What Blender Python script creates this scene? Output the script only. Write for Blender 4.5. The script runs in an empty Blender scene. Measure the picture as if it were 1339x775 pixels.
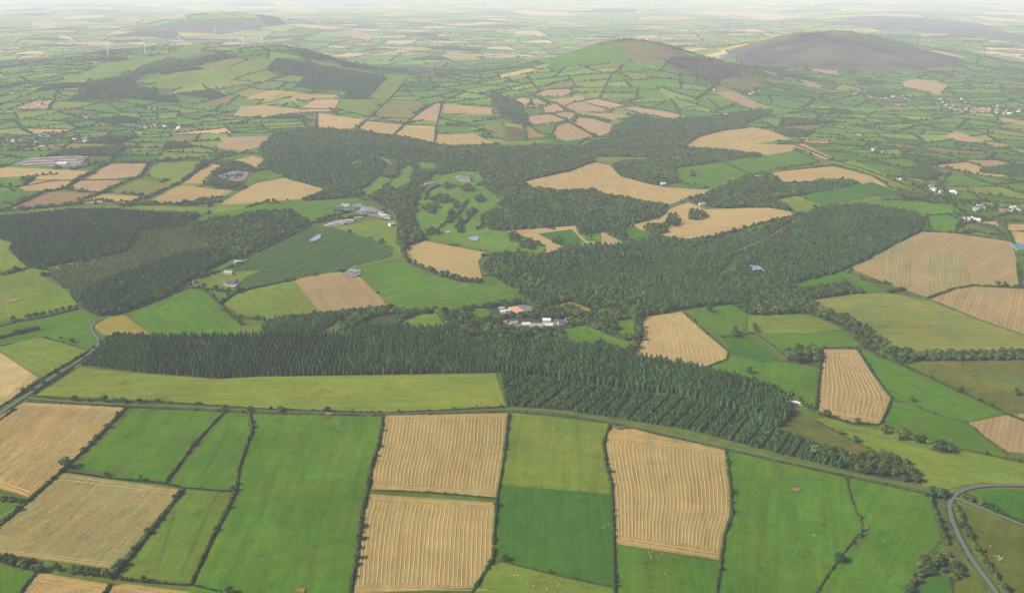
import bpy, bmesh, math, random
import numpy as np
from mathutils import Vector

random.seed(7)
rng = np.random.default_rng(7)
scene = bpy.context.scene
C = scene.collection
R = math.radians

# ------------------------------------------------------------------ camera, sky, sun, exposure
CAM_H = 500.0
IMG_W, IMG_H = 1339.0, 775.0
FOC = 1314.0                                  # focal length in photograph pixels
PITCH = math.atan((IMG_H / 2 + 25.0) / FOC)   # horizon 25 px above the upper edge
cam_d = bpy.data.cameras.new('camera')
cam = bpy.data.objects.new('camera', cam_d)
C.objects.link(cam)
cam.location = (0, 0, CAM_H)
cam.rotation_euler = (math.pi / 2 - PITCH, 0, 0)
cam_d.sensor_width = 36.0
cam_d.lens = 36.0 * FOC / IMG_W
cam_d.clip_start = 1.0
cam_d.clip_end = 120000.0
scene.camera = cam

SUN_EL, SUN_AZ = 36.0, -104.0     # azimuth in degrees from +Y, clockwise; the sun stands to the left
world = bpy.data.worlds.new('World')
scene.world = world
world.use_nodes = True
wn = world.node_tree
bgn = wn.nodes['Background']
skyn = wn.nodes.new('ShaderNodeTexSky')
skyn.sky_type = 'NISHITA'
skyn.sun_disc = False
skyn.sun_elevation = R(SUN_EL)
skyn.sun_rotation = R(SUN_AZ)
skyn.air_density = 1.0
skyn.dust_density = 4.0
skyn.ozone_density = 1.0
wn.links.new(skyn.outputs['Color'], bgn.inputs['Color'])
bgn.inputs['Strength'].default_value = 0.062

sun_d = bpy.data.lights.new('sun', 'SUN')
sun_d.energy = 3.2
sun_d.angle = R(3.5)
sun_d.color = (1.0, 0.97, 0.92)
sun = bpy.data.objects.new('sun', sun_d)
C.objects.link(sun)
sdir = Vector((math.sin(R(SUN_AZ)) * math.cos(R(SUN_EL)), math.cos(R(SUN_AZ)) * math.cos(R(SUN_EL)), math.sin(R(SUN_EL))))
sun.rotation_euler = (-sdir).to_track_quat('-Z', 'Y').to_euler()
sun.location = (0, 0, 800)

scene.view_settings.view_transform = 'Standard'
scene.view_settings.look = 'None'
scene.view_settings.gamma = 1.0
scene.view_settings.use_curve_mapping = False
scene.view_settings.exposure = 1.34
scene.cycles.use_denoising = True
scene.cycles.max_bounces = 4
scene.cycles.volume_bounces = 1
scene.cycles.transparent_max_bounces = 4

# ------------------------------------------------------------------ terrain
def depr(v):
    return PITCH + math.atan((v - IMG_H / 2) / FOC)

def ray(u, v):
    a = (u - IMG_W / 2) / FOC
    b = (IMG_H / 2 - v) / FOC
    cp, sp = math.cos(PITCH), math.sin(PITCH)
    return a, cp + b * sp, -sp + b * cp       # x, y, z of the direction

def at_dist(u, v, D):
    """The point of the pixel's ray at ground distance D: (x, y, z)."""
    x, y, z = ray(u, v)
    return x / y * D, D, CAM_H + z / y * D

# hills: crest points given as pixel + distance; each group is a sum of Gaussians solved to pass through its points
HILLS = [
    # rounded pasture hill with a tan cap
    dict(pts=[(740, 71, 5100), (785, 56, 5200), (830, 49, 5300), (872, 58, 5300), (912, 71, 5250), (700, 85, 5000)], s=(290, 560)),
    # heather hill
    dict(pts=[(985, 55, 6900), (1040, 43, 6950), (1098, 40.5, 7000), (1150, 49, 6900), (1195, 61, 6800), (1240, 70, 6700), (1285, 82, 6500), (1340, 95, 6300), (1400, 106, 6200)], s=(300, 560)),
    # hill with the dark square plantation
    dict(pts=[(210, 100, 4700), (265, 91, 4800), (320, 80, 4900), (365, 73, 5000), (410, 83, 5000), (455, 92, 4950), (505, 101, 4900)], s=(360, 560)),
    # turbine ridge behind it
    dict(pts=[(120, 76, 5700), (190, 71, 6000), (250, 62, 6600), (300, 60, 7200)], s=(420, 600)),
    # purple moor far behind
    dict(pts=[(160, 35, 10300), (205, 27, 10500), (245, 21, 10600), (290, 25, 10500), (330, 22, 10800)], s=(620, 700)),
    # pale mountains at the far edge
    dict(pts=[(1060, 24, 15800), (1130, 16, 15500), (1200, 19, 15000), (1260, 26, 14500), (1310, 36, 14000), (1370, 44, 13800)], s=(900, 1100)),
    dict(pts=[(1180, 5, 23000), (1260, 7, 22000), (1330, 12, 21000), (1400, 8, 22000)], s=(1500, 1500)),
    # wooded rise on the right and the slope behind the front plantation
    dict(pts=[(1130, 275, 2450), (1060, 285, 2350)], s=(260, 330)),
]
_g = []
for hdef in HILLS:
    P = np.array([at_dist(*p) for p in hdef['pts']])
    sx, sy = hdef['s']
    dx = (P[:, None, 0] - P[None, :, 0]) / sx
    dy = (P[:, None, 1] - P[None, :, 1]) / sy
    K = np.exp(-0.5 * (dx * dx + dy * dy))
    if len(HILLS) - 1 == HILLS.index(hdef):
        P[:, 2] = 24.0
    A = np.linalg.lstsq(K + 0.002 * np.eye(len(P)), P[:, 2], rcond=None)[0]
    for (px, py, pz), a in zip(P, A):
        _g.append((px, py, a, sx, sy))
_g = np.array(_g)

def height_fn(x, y):
    x = np.asarray(x, float); y = np.asarray(y, float)
    h = np.zeros_like(x)
    for px, py, a, sx, sy in _g:
        h += a * np.exp(-0.5 * (((x - px) / sx) ** 2 + ((y - py) / sy) ** 2))
    far = np.clip((y - 1500) / 1500, 0, 1)
    h += far * (7 * np.sin(x / 410 + 1.3) * np.sin(y / 530 + .4) + 5 * np.sin(x / 190 + y / 260) * np.sin(y / 310 + 2))
    f2 = np.clip((y - 3600) / 2500, 0, 1)
    h += f2 * (11 * np.sin(x / 640 + y / 900 + .8) * np.sin(y / 520 + x / 1500) + 5 * np.sin(x / 260 - y / 350))
    f3 = np.clip((y - 8000) / 4000, 0, 1)
    h += f3 * (26 * np.sin(x / 1700 + 1.1) * np.sin(y / 1300 + .5 + x / 4000))
    h += 2.2 * np.sin(x / 230 + .5) * np.sin(y / 280 + 1.0)
    # shallow valley of the farm behind the front plantation
    h -= 9 * np.exp(-((y - 1650 - .12 * x) / 170) ** 2) * (1 / (1 + np.exp(-(x + 420) / 120)))
    return h

R0, RR, U0, DU, YO = 400.0, 1.015, -1.0, 0.0125, 1500.0
NR, NC = 320, 161
_ri = R0 * RR ** np.arange(NR)
_uj = U0 + DU * np.arange(NC)
GX = _ri[:, None] * _uj[None, :]
GY = np.repeat((_ri - YO)[:, None], NC, 1)
GZ = height_fn(GX, GY)

def grid_cell(x, y):
    yp = np.maximum(y + YO, R0 + 1e-3)
    i = np.clip(np.floor(np.log(yp / R0) / math.log(RR)).astype(int), 0, NR - 2)
    j = np.clip(np.floor((x / yp - U0) / DU).astype(int), 0, NC - 2)
    return i, j

def ground(x, y):
    """Height of the terrain sheet (its own triangles) at x, y."""
    x = np.atleast_1d(np.asarray(x, float)); y = np.atleast_1d(np.asarray(y, float))
    i, j = grid_cell(x, y)
    def bary(ax, ay, az, bx, by, bz, cx, cy, cz):
        d = (by - cy) * (ax - cx) + (cx - bx) * (ay - cy)
        l1 = ((by - cy) * (x - cx) + (cx - bx) * (y - cy)) / d
        l2 = ((cy - ay) * (x - cx) + (ax - cx) * (y - cy)) / d
        l3 = 1 - l1 - l2
        return l1 * az + l2 * bz + l3 * cz, np.minimum(np.minimum(l1, l2), l3)
    g = lambda a, b: (GX[a, b], GY[a, b], GZ[a, b])
    z1, m1 = bary(*g(i, j), *g(i, j + 1), *g(i + 1, j + 1))
    z2, m2 = bary(*g(i, j), *g(i + 1, j + 1), *g(i + 1, j))
    return np.where(m1 >= m2, z1, z2)

def gh(x, y):
    return float(ground(x, y)[0])

def unproj(u, v):
    """Pixel of the photograph -> point on the terrain."""
    dx, dy, dz = ray(u, v)
    k = np.concatenate([np.geomspace(450, 45000, 900)])
    x = dx / dy * k; z = CAM_H + dz / dy * k
    below = z - height_fn(x, k) < 0
    if not below.any():
        D = 40000.0
    else:
        n = int(np.argmax(below))
        lo, hi = (k[n - 1] if n else 300.0), k[n]
        for _ in range(14):
            m = .5 * (lo + hi)
            if CAM_H + dz / dy * m - float(height_fn(dx / dy * m, m)) < 0: hi = m
            else: lo = m
        D = .5 * (lo + hi)
    return dx / dy * D, D

def upoly(pts):
    return np.array([unproj(u, v) for u, v in pts])

def normals_at(x, y):
    e = 8.0
    gx = (height_fn(x + e, y) - height_fn(x - e, y)) / (2 * e)
    gy = (height_fn(x, y + e) - height_fn(x, y - e)) / (2 * e)
    n = np.stack([-gx, -gy, np.ones_like(gx)], -1)
    return n / np.linalg.norm(n, axis=-1, keepdims=True)

def inside(poly, x, y):
    x = np.asarray(x); y = np.asarray(y)
    r = np.zeros(x.shape, bool)
    px, py = poly[:, 0], poly[:, 1]
    n = len(poly)
    for a in range(n):
        b = (a + 1) % n
        c = (py[a] > y) != (py[b] > y)
        if not c.any() and c.ndim:
            continue
        with np.errstate(divide='ignore', invalid='ignore'):
            t = (px[b] - px[a]) * (y - py[a]) / (py[b] - py[a]) + px[a]
        r ^= c & (x < t)
    return r

def clip_half(poly, ax, ay, bx, by):
    out = []
    n = len(poly)
    ex, ey = bx - ax, by - ay
    prev = poly[-1]
    dp = ex * (prev[1] - ay) - ey * (prev[0] - ax)
    for q in poly:
        d = ex * (q[1] - ay) - ey * (q[0] - ax)
        if (d >= 0) != (dp >= 0):
            t = dp / (dp - d)
            out.append((prev[0] + t * (q[0] - prev[0]), prev[1] + t * (q[1] - prev[1])))
        if d >= 0:
            out.append(q)
        prev, dp = q, d
    return out

def drape(poly, off):
    """Lay a polygon (n,2) on the terrain triangles: verts, faces, normals."""
    poly = np.asarray(poly, float)
    if np.dot(poly[:, 0], np.roll(poly[:, 1], -1)) < np.dot(poly[:, 1], np.roll(poly[:, 0], -1)): poly = poly[::-1]
    x0, y0 = poly.min(0); x1, y1 = poly.max(0)
    yp0, yp1 = y0 + YO, y1 + YO
    i0 = max(0, int(math.floor(math.log(max(yp0, R0 + 1) / R0) / math.log(RR))))
    i1 = min(NR - 2, int(math.floor(math.log(max(yp1, R0 + 1) / R0) / math.log(RR))))
    us = poly[:, 0] / (poly[:, 1] + YO)
    j0 = max(0, int(math.floor((us.min() - U0) / DU)))
    j1 = min(NC - 2, int(math.floor((us.max() - U0) / DU)))
    ins = inside(poly, GX[i0:i1 + 2, j0:j1 + 2], GY[i0:i1 + 2, j0:j1 + 2])
    plist = [tuple(p) for p in poly]
    idx, vs, fs = {}, [], []
    def vid(x, y, z):
        k = (round(x * 50), round(y * 50))
        if k not in idx:
            idx[k] = len(vs); vs.append((x, y, z + off))
        return idx[k]
    for i in range(i0, i1 + 1):
        ya, yb = GY[i, 0], GY[i + 1, 0]
        row = clip_half(plist, 0, ya, 1, ya)
        if len(row) >= 3: row = clip_half(row, 1, yb, 0, yb)
        if len(row) < 3: continue
        for j in range(j0, j1 + 1):
            tris = (((i, j), (i, j + 1), (i + 1, j + 1)), ((i, j), (i + 1, j + 1), (i + 1, j)))
            cell = None
            for tri in tris:
                if all(ins[a - i0, b - j0] for a, b in tri):
                    fs.append([vid(GX[a, b], GY[a, b], GZ[a, b]) for a, b in tri]); continue
                if cell is None:
                    cell = clip_half(row, GX[i, j + 1], ya, GX[i + 1, j + 1], yb)
                    if len(cell) >= 3: cell = clip_half(cell, GX[i + 1, j], yb, GX[i, j], ya)
                if len(cell) < 3: continue
                q = cell
                for k in range(3):
                    (a, b), (c, d) = tri[k], tri[(k + 1) % 3]
                    q = clip_half(q, GX[a, b], GY[a, b], GX[c, d], GY[c, d])
                    if len(q) < 3: break
                if len(q) < 3: continue
                (a, b), (c, d), (e, f) = tri
                n = np.cross([GX[c, d] - GX[a, b], GY[c, d] - GY[a, b], GZ[c, d] - GZ[a, b]], [GX[e, f] - GX[a, b], GY[e, f] - GY[a, b], GZ[e, f] - GZ[a, b]])
                ids = []
                for x, y in q:
                    z = GZ[a, b] - (n[0] * (x - GX[a, b]) + n[1] * (y - GY[a, b])) / n[2]
                    w = vid(x, y, z)
                    if w not in ids: ids.append(w)
                if len(ids) >= 3: fs.append(ids)
    return vs, fs

def mesh_of(name, vs, fs, mat, smooth_ground=False):
    me = bpy.data.meshes.new(name)
    me.from_pydata(vs, [], fs)
    if mat is not None:
        for m in (mat if isinstance(mat, (list, tuple)) else [mat]): me.materials.append(m)
    if smooth_ground and len(vs):
        me.shade_smooth()
        v = np.array(vs)
        me.normals_split_custom_set_from_vertices([tuple(n) for n in normals_at(v[:, 0], v[:, 1])])
    me.update()
    return me

def link(name, me, parent=None, **props):
    o = bpy.data.objects.new(name, me)
    C.objects.link(o)
    if parent is not None: o.parent = parent
    for k, v in props.items(): o[k] = v
    return o

# ------------------------------------------------------------------ materials
def new_mat(name, rough=.9):
    m = bpy.data.materials.new(name); m.use_nodes = True
    b = m.node_tree.nodes['Principled BSDF']
    b.inputs['Roughness'].default_value = rough
    b.inputs['Specular IOR Level'].default_value = 0.0
    return m, m.node_tree, b

def nd(t, typ, **kw):
    n = t.nodes.new(typ)
    for k, v in kw.items(): setattr(n, k, v)
    return n

def mulcol(t, a, b):
    """a * b with a a colour, b a grey factor socket"""
    n = nd(t, 'ShaderNodeVectorMath', operation='SCALE')
    t.links.new(a, n.inputs[0]); t.links.new(b, n.inputs['Scale'])
    return n.outputs[0]

def remap(t, s, lo, hi, a=.3, b=.7):
    n = nd(t, 'ShaderNodeMapRange')
    t.links.new(s, n.inputs[0])
    n.inputs[1].default_value = a; n.inputs[2].default_value = b
    n.inputs[3].default_value = lo; n.inputs[4].default_value = hi
    return n.outputs[0]

def math_(t, op, a, b=None):
    n = nd(t, 'ShaderNodeMath', operation=op)
    for i, s in enumerate((a, b)):
        if s is None: continue
        if isinstance(s, (int, float)): n.inputs[i].default_value = s
        else: t.links.new(s, n.inputs[i])
    return n.outputs[0]

def noise(t, vec, scale, detail=4, rough=.6):
    n = nd(t, 'ShaderNodeTexNoise')
    t.links.new(vec, n.inputs['Vector'])
    n.inputs['Scale'].default_value = scale; n.inputs['Detail'].default_value = detail; n.inputs['Roughness'].default_value = rough
    return n

def ground_material(name, stripes=0.0, object_tint=True, mottle=.16, streak=.14, shift=.25, tramline=0.0, tufts=0.0, period=6.4):
    m, t, b = new_mat(name, .95)
    geo = nd(t, 'ShaderNodeNewGeometry')
    col = nd(t, 'ShaderNodeAttribute', attribute_type='OBJECT' if object_tint else 'GEOMETRY', attribute_name='tint')
    ang = nd(t, 'ShaderNodeAttribute', attribute_type='OBJECT', attribute_name='row_angle')
    rot = nd(t, 'ShaderNodeVectorRotate', rotation_type='Z_AXIS')
    t.links.new(geo.outputs['Position'], rot.inputs['Vector'])
    t.links.new(ang.outputs['Fac'], rot.inputs['Angle'])
    n1 = noise(t, geo.outputs['Position'], .008, 5)            # broad growth patches
    n2 = noise(t, geo.outputs['Position'], .06, 5, .7)          # tufts
    n3 = noise(t, geo.outputs['Position'], .32, 4, .75)         # fine grain
    sc = nd(t, 'ShaderNodeVectorMath', operation='MULTIPLY')
    t.links.new(rot.outputs[0], sc.inputs[0]); sc.inputs[1].default_value = (.11, .006, .02)
    n4 = noise(t, sc.outputs[0], 1.0, 4, .65)                    # streaks along the working direction
    f = math_(t, 'MULTIPLY', remap(t, n1.outputs['Fac'], 1 - mottle, 1 + mottle), remap(t, n2.outputs['Fac'], 1 - mottle * .8, 1 + mottle * .8))
    f = math_(t, 'MULTIPLY', f, remap(t, n3.outputs['Fac'], .80, 1.20))
    f = math_(t, 'MULTIPLY', f, remap(t, n4.outputs['Fac'], 1 - streak, 1 + streak))
    if stripes:
        sep = nd(t, 'ShaderNodeSeparateXYZ'); t.links.new(rot.outputs[0], sep.inputs[0])
        wob = math_(t, 'MULTIPLY', n1.outputs['Fac'], 5.0)
        s = math_(t, 'SINE', math_(t, 'MULTIPLY', math_(t, 'ADD', sep.outputs[0], wob), 2 * math.pi / period))
        f = math_(t, 'MULTIPLY', f, remap(t, s, 1 - stripes, 1 + stripes, -1, 1))
    if tramline:
        sep = nd(t, 'ShaderNodeSeparateXYZ'); t.links.new(rot.outputs[0], sep.inputs[0])
        s = math_(t, 'PINGPONG', sep.outputs[0], 9.0)
        s = remap(t, s, 1 + tramline, 1.0, .3, 1.3)
        f = math_(t, 'MULTIPLY', f, s)
    if tufts:      # scattered darker tufts and rush patches
        n6 = noise(t, geo.outputs['Position'], .035, 6, .78)
        f = math_(t, 'MULTIPLY', f, remap(t, n6.outputs['Fac'], 1.0, 1 - tufts, .58, .72))
    c = mulcol(t, col.outputs['Color'], f)
    # growth patches also shift the hue towards yellow
    mx = nd(t, 'ShaderNodeVectorMath', operation='MULTIPLY')
    t.links.new(c, mx.inputs[0])
    hue = nd(t, 'ShaderNodeCombineXYZ')
    n5 = noise(t, geo.outputs['Position'], .019, 4, .6)
    t.links.new(remap(t, n5.outputs['Fac'], 1 - shift * .55, 1 + shift * .7), hue.inputs[0])
    hue.inputs[1].default_value = 1.0
    t.links.new(remap(t, n5.outputs['Fac'], 1 + shift * .3, 1 - shift * .3), hue.inputs[2])
    t.links.new(hue.outputs[0], mx.inputs[1])
    t.links.new(mx.outputs[0], b.inputs['Base Color'])
    bp = nd(t, 'ShaderNodeBump'); bp.inputs['Strength'].default_value = .35; bp.inputs['Distance'].default_value = .5
    t.links.new(n3.outputs['Fac'], bp.inputs['Height']); t.links.new(bp.outputs[0], b.inputs['Normal'])
    return m

M_GRASS = ground_material('grass_field', tramline=.07, mottle=.17, streak=.17, tufts=.45, shift=.32)
M_CROP = ground_material('row_crop', stripes=.28, streak=.3, shift=.2, mottle=.1, period=13)
M_STUB = ground_material('stubble_field', stripes=.10, streak=.16, shift=.12, mottle=.09)
M_STUBN = ground_material('stubble_ground', stripes=0, streak=.2, shift=.16, mottle=.14)
M_ROUGH = ground_material('rough_ground', mottle=.3, streak=.05, shift=.4)
def heath_material():
    m, t, b = new_mat('heather_moor', .95)
    geo = nd(t, 'ShaderNodeNewGeometry')
    n1 = noise(t, geo.outputs['Position'], .0035, 6, .62); n2 = noise(t, geo.outputs['Position'], .03, 5, .7)
    n3 = noise(t, geo.outputs['Position'], .0022, 4, .55)
    r = nd(t, 'ShaderNodeValToRGB')
    t.links.new(n1.outputs['Fac'], r.inputs[0])
    e = r.color_ramp.elements
    e[0].position = .36; e[0].color = (.020, .018, .014, 1); e[1].position = .47; e[1].color = (.060, .042, .042, 1)
    for p, c in ((.53, (.050, .066, .018)), (.59, (.080, .056, .054)), (.68, (.13, .11, .06))):
        k = e.new(p); k.color = (*c, 1)
    c = mulcol(t, r.outputs['Color'], remap(t, n2.outputs['Fac'], .6, 1.4))
    c = mulcol(t, c, remap(t, n3.outputs['Fac'], .75, 1.25))
    t.links.new(c, b.inputs['Base Color'])
    return m
M_HEATH = heath_material()
M_FAR = ground_material('far_farmland', object_tint=False, streak=.06)

def plain(name, col, rough=.85, var=.12, scale=.6, spec=.15):
    m, t, b = new_mat(name, rough)
    b.inputs['Specular IOR Level'].default_value = spec
    geo = nd(t, 'ShaderNodeNewGeometry')
    n = noise(t, geo.outputs['Position'], scale, 4)
    rgb = nd(t, 'ShaderNodeRGB'); rgb.outputs[0].default_value = (*col, 1)
    c = mulcol(t, rgb.outputs[0], remap(t, n.outputs['Fac'], 1 - var, 1 + var))
    t.links.new(c, b.inputs['Base Color'])
    return m

def leaf_material(name, col, var=.35, hue=.25):
    m, t, b = new_mat(name, .75)
    oi = nd(t, 'ShaderNodeObjectInfo')
    geo = nd(t, 'ShaderNodeNewGeometry')
    n = noise(t, geo.outputs['Position'], .012, 3)
    n2 = noise(t, geo.outputs['Position'], .45, 3)
    rgb = nd(t, 'ShaderNodeRGB'); rgb.outputs[0].default_value = (*col, 1)
    f = math_(t, 'MULTIPLY', remap(t, oi.outputs['Random'], 1 - var, 1 + var, 0, 1), remap(t, n.outputs['Fac'], .8, 1.2))
    f = math_(t, 'MULTIPLY', f, remap(t, n2.outputs['Fac'], .75, 1.25))
    c = mulcol(t, rgb.outputs[0], f)
    hc = nd(t, 'ShaderNodeCombineXYZ')
    r2 = math_(t, 'FRACT', math_(t, 'MULTIPLY', oi.outputs['Random'], 17.31))
    t.links.new(remap(t, r2, 1 - hue * .6, 1 + hue, 0, 1), hc.inputs[0]); hc.inputs[1].default_value = 1
    t.links.new(remap(t, r2, 1 + hue * .3, 1 - hue * .3, 0, 1), hc.inputs[2])
    mx = nd(t, 'ShaderNodeVectorMath', operation='MULTIPLY'); t.links.new(c, mx.inputs[0]); t.links.new(hc.outputs[0], mx.inputs[1])
    t.links.new(mx.outputs[0], b.inputs['Base Color'])
    return m

M_CONIFER = leaf_material('conifer_needles', (.036, .074, .021), .45, .35)
M_LARCH = leaf_material('young_conifer_needles', (.040, .078, .021), .4, .3)
M_LEAF = leaf_material('broadleaf_foliage', (.043, .078, .016), .5, .7)
M_HEDGE = leaf_material('hedge_foliage', (.033, .056, .014), .35, .5)
M_BARK = plain('bark', (.09, .07, .05))
M_STRAW = plain('straw', (.245, .180, .068), .9, .2, .035)
M_TARMAC = plain('tarmac', (.085, .085, .072), .9, .12, .2)
M_TRACK = plain('gravel_track', (.11, .1, .066), .95, .2, .3)
M_PALETRACK = plain('pale_track', (.2, .18, .12), .95, .15, .3)
M_YARD = plain('yard_concrete', (.125, .112, .1), .9, .35, .15)
M_ARENA = plain('arena_sand', (.36, .21, .135), .95, .06, .2)
M_EARTH = plain('bare_earth', (.17, .095, .045), .95, .3, .3)
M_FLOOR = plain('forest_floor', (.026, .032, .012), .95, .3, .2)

# ------------------------------------------------------------------ the terrain sheet
vs = np.stack([GX, GY, GZ], -1).reshape(-1, 3)
a = (np.arange(NR - 1)[:, None] * NC + np.arange(NC - 1)[None, :]).reshape(-1)
tri = np.concatenate([np.stack([a, a + 1, a + NC + 1], -1), np.stack([a, a + NC + 1, a + NC], -1)])
me = bpy.data.meshes.new('terrain')
me.from_pydata(vs.tolist(), [], tri.tolist())
me.shade_smooth()
me.normals_split_custom_set_from_vertices(normals_at(vs[:, 0], vs[:, 1]).tolist())
me.materials.append(M_ROUGH)
terrain = link('terrain', me, kind='structure', tint=(.055, .080, .013), row_angle=0.3)
terrain['label'] = 'rolling green farmland reaching to the hazy horizon'

# ------------------------------------------------------------------ what the photograph shows, in its pixels
TINT = dict(g=(.046, .097, .007), d=(.027, .076, .007), l=(.084, .116, .013), o=(.092, .092, .018), y=(.145, .125, .020),
            s=(.232, .164, .064), p=(.212, .142, .070), b=(.140, .090, .045), r=(.062, .064, .018), h=(.060, .052, .048),
            c=(.030, .058, .013), t=(.098, .088, .036), n=(.208, .146, .049), w=(.150, .125, .042), u=(.165, .136, .052), k=(.060, .112, .012), j=(.062, .096, .010), a=(.104, .134, .015), m=(.058, .070, .008), q=(.185, .130, .056), v=(.105, .118, .024), e=(.070, .074, .014))
KIND = dict(g='grass', d='dark green grass', l='yellow green pasture', o='olive pasture', y='yellowing', s='golden stubble', p='pinkish stubble',
            b='brown tilled', r='rough scrub', h='heather', c='dark green crop', t='tan hill grass', n='golden stubble', w='faded stubble', q='tan', u='greenish tan', k='fairway grass', j='mid green grass', a='yellow green pasture', m='olive grass', v='olive green', e='rough scrub')

def off(x0, y0, s, pts):
    return [(x0 + x / s, y0 + y / s) for x, y in pts]

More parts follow.
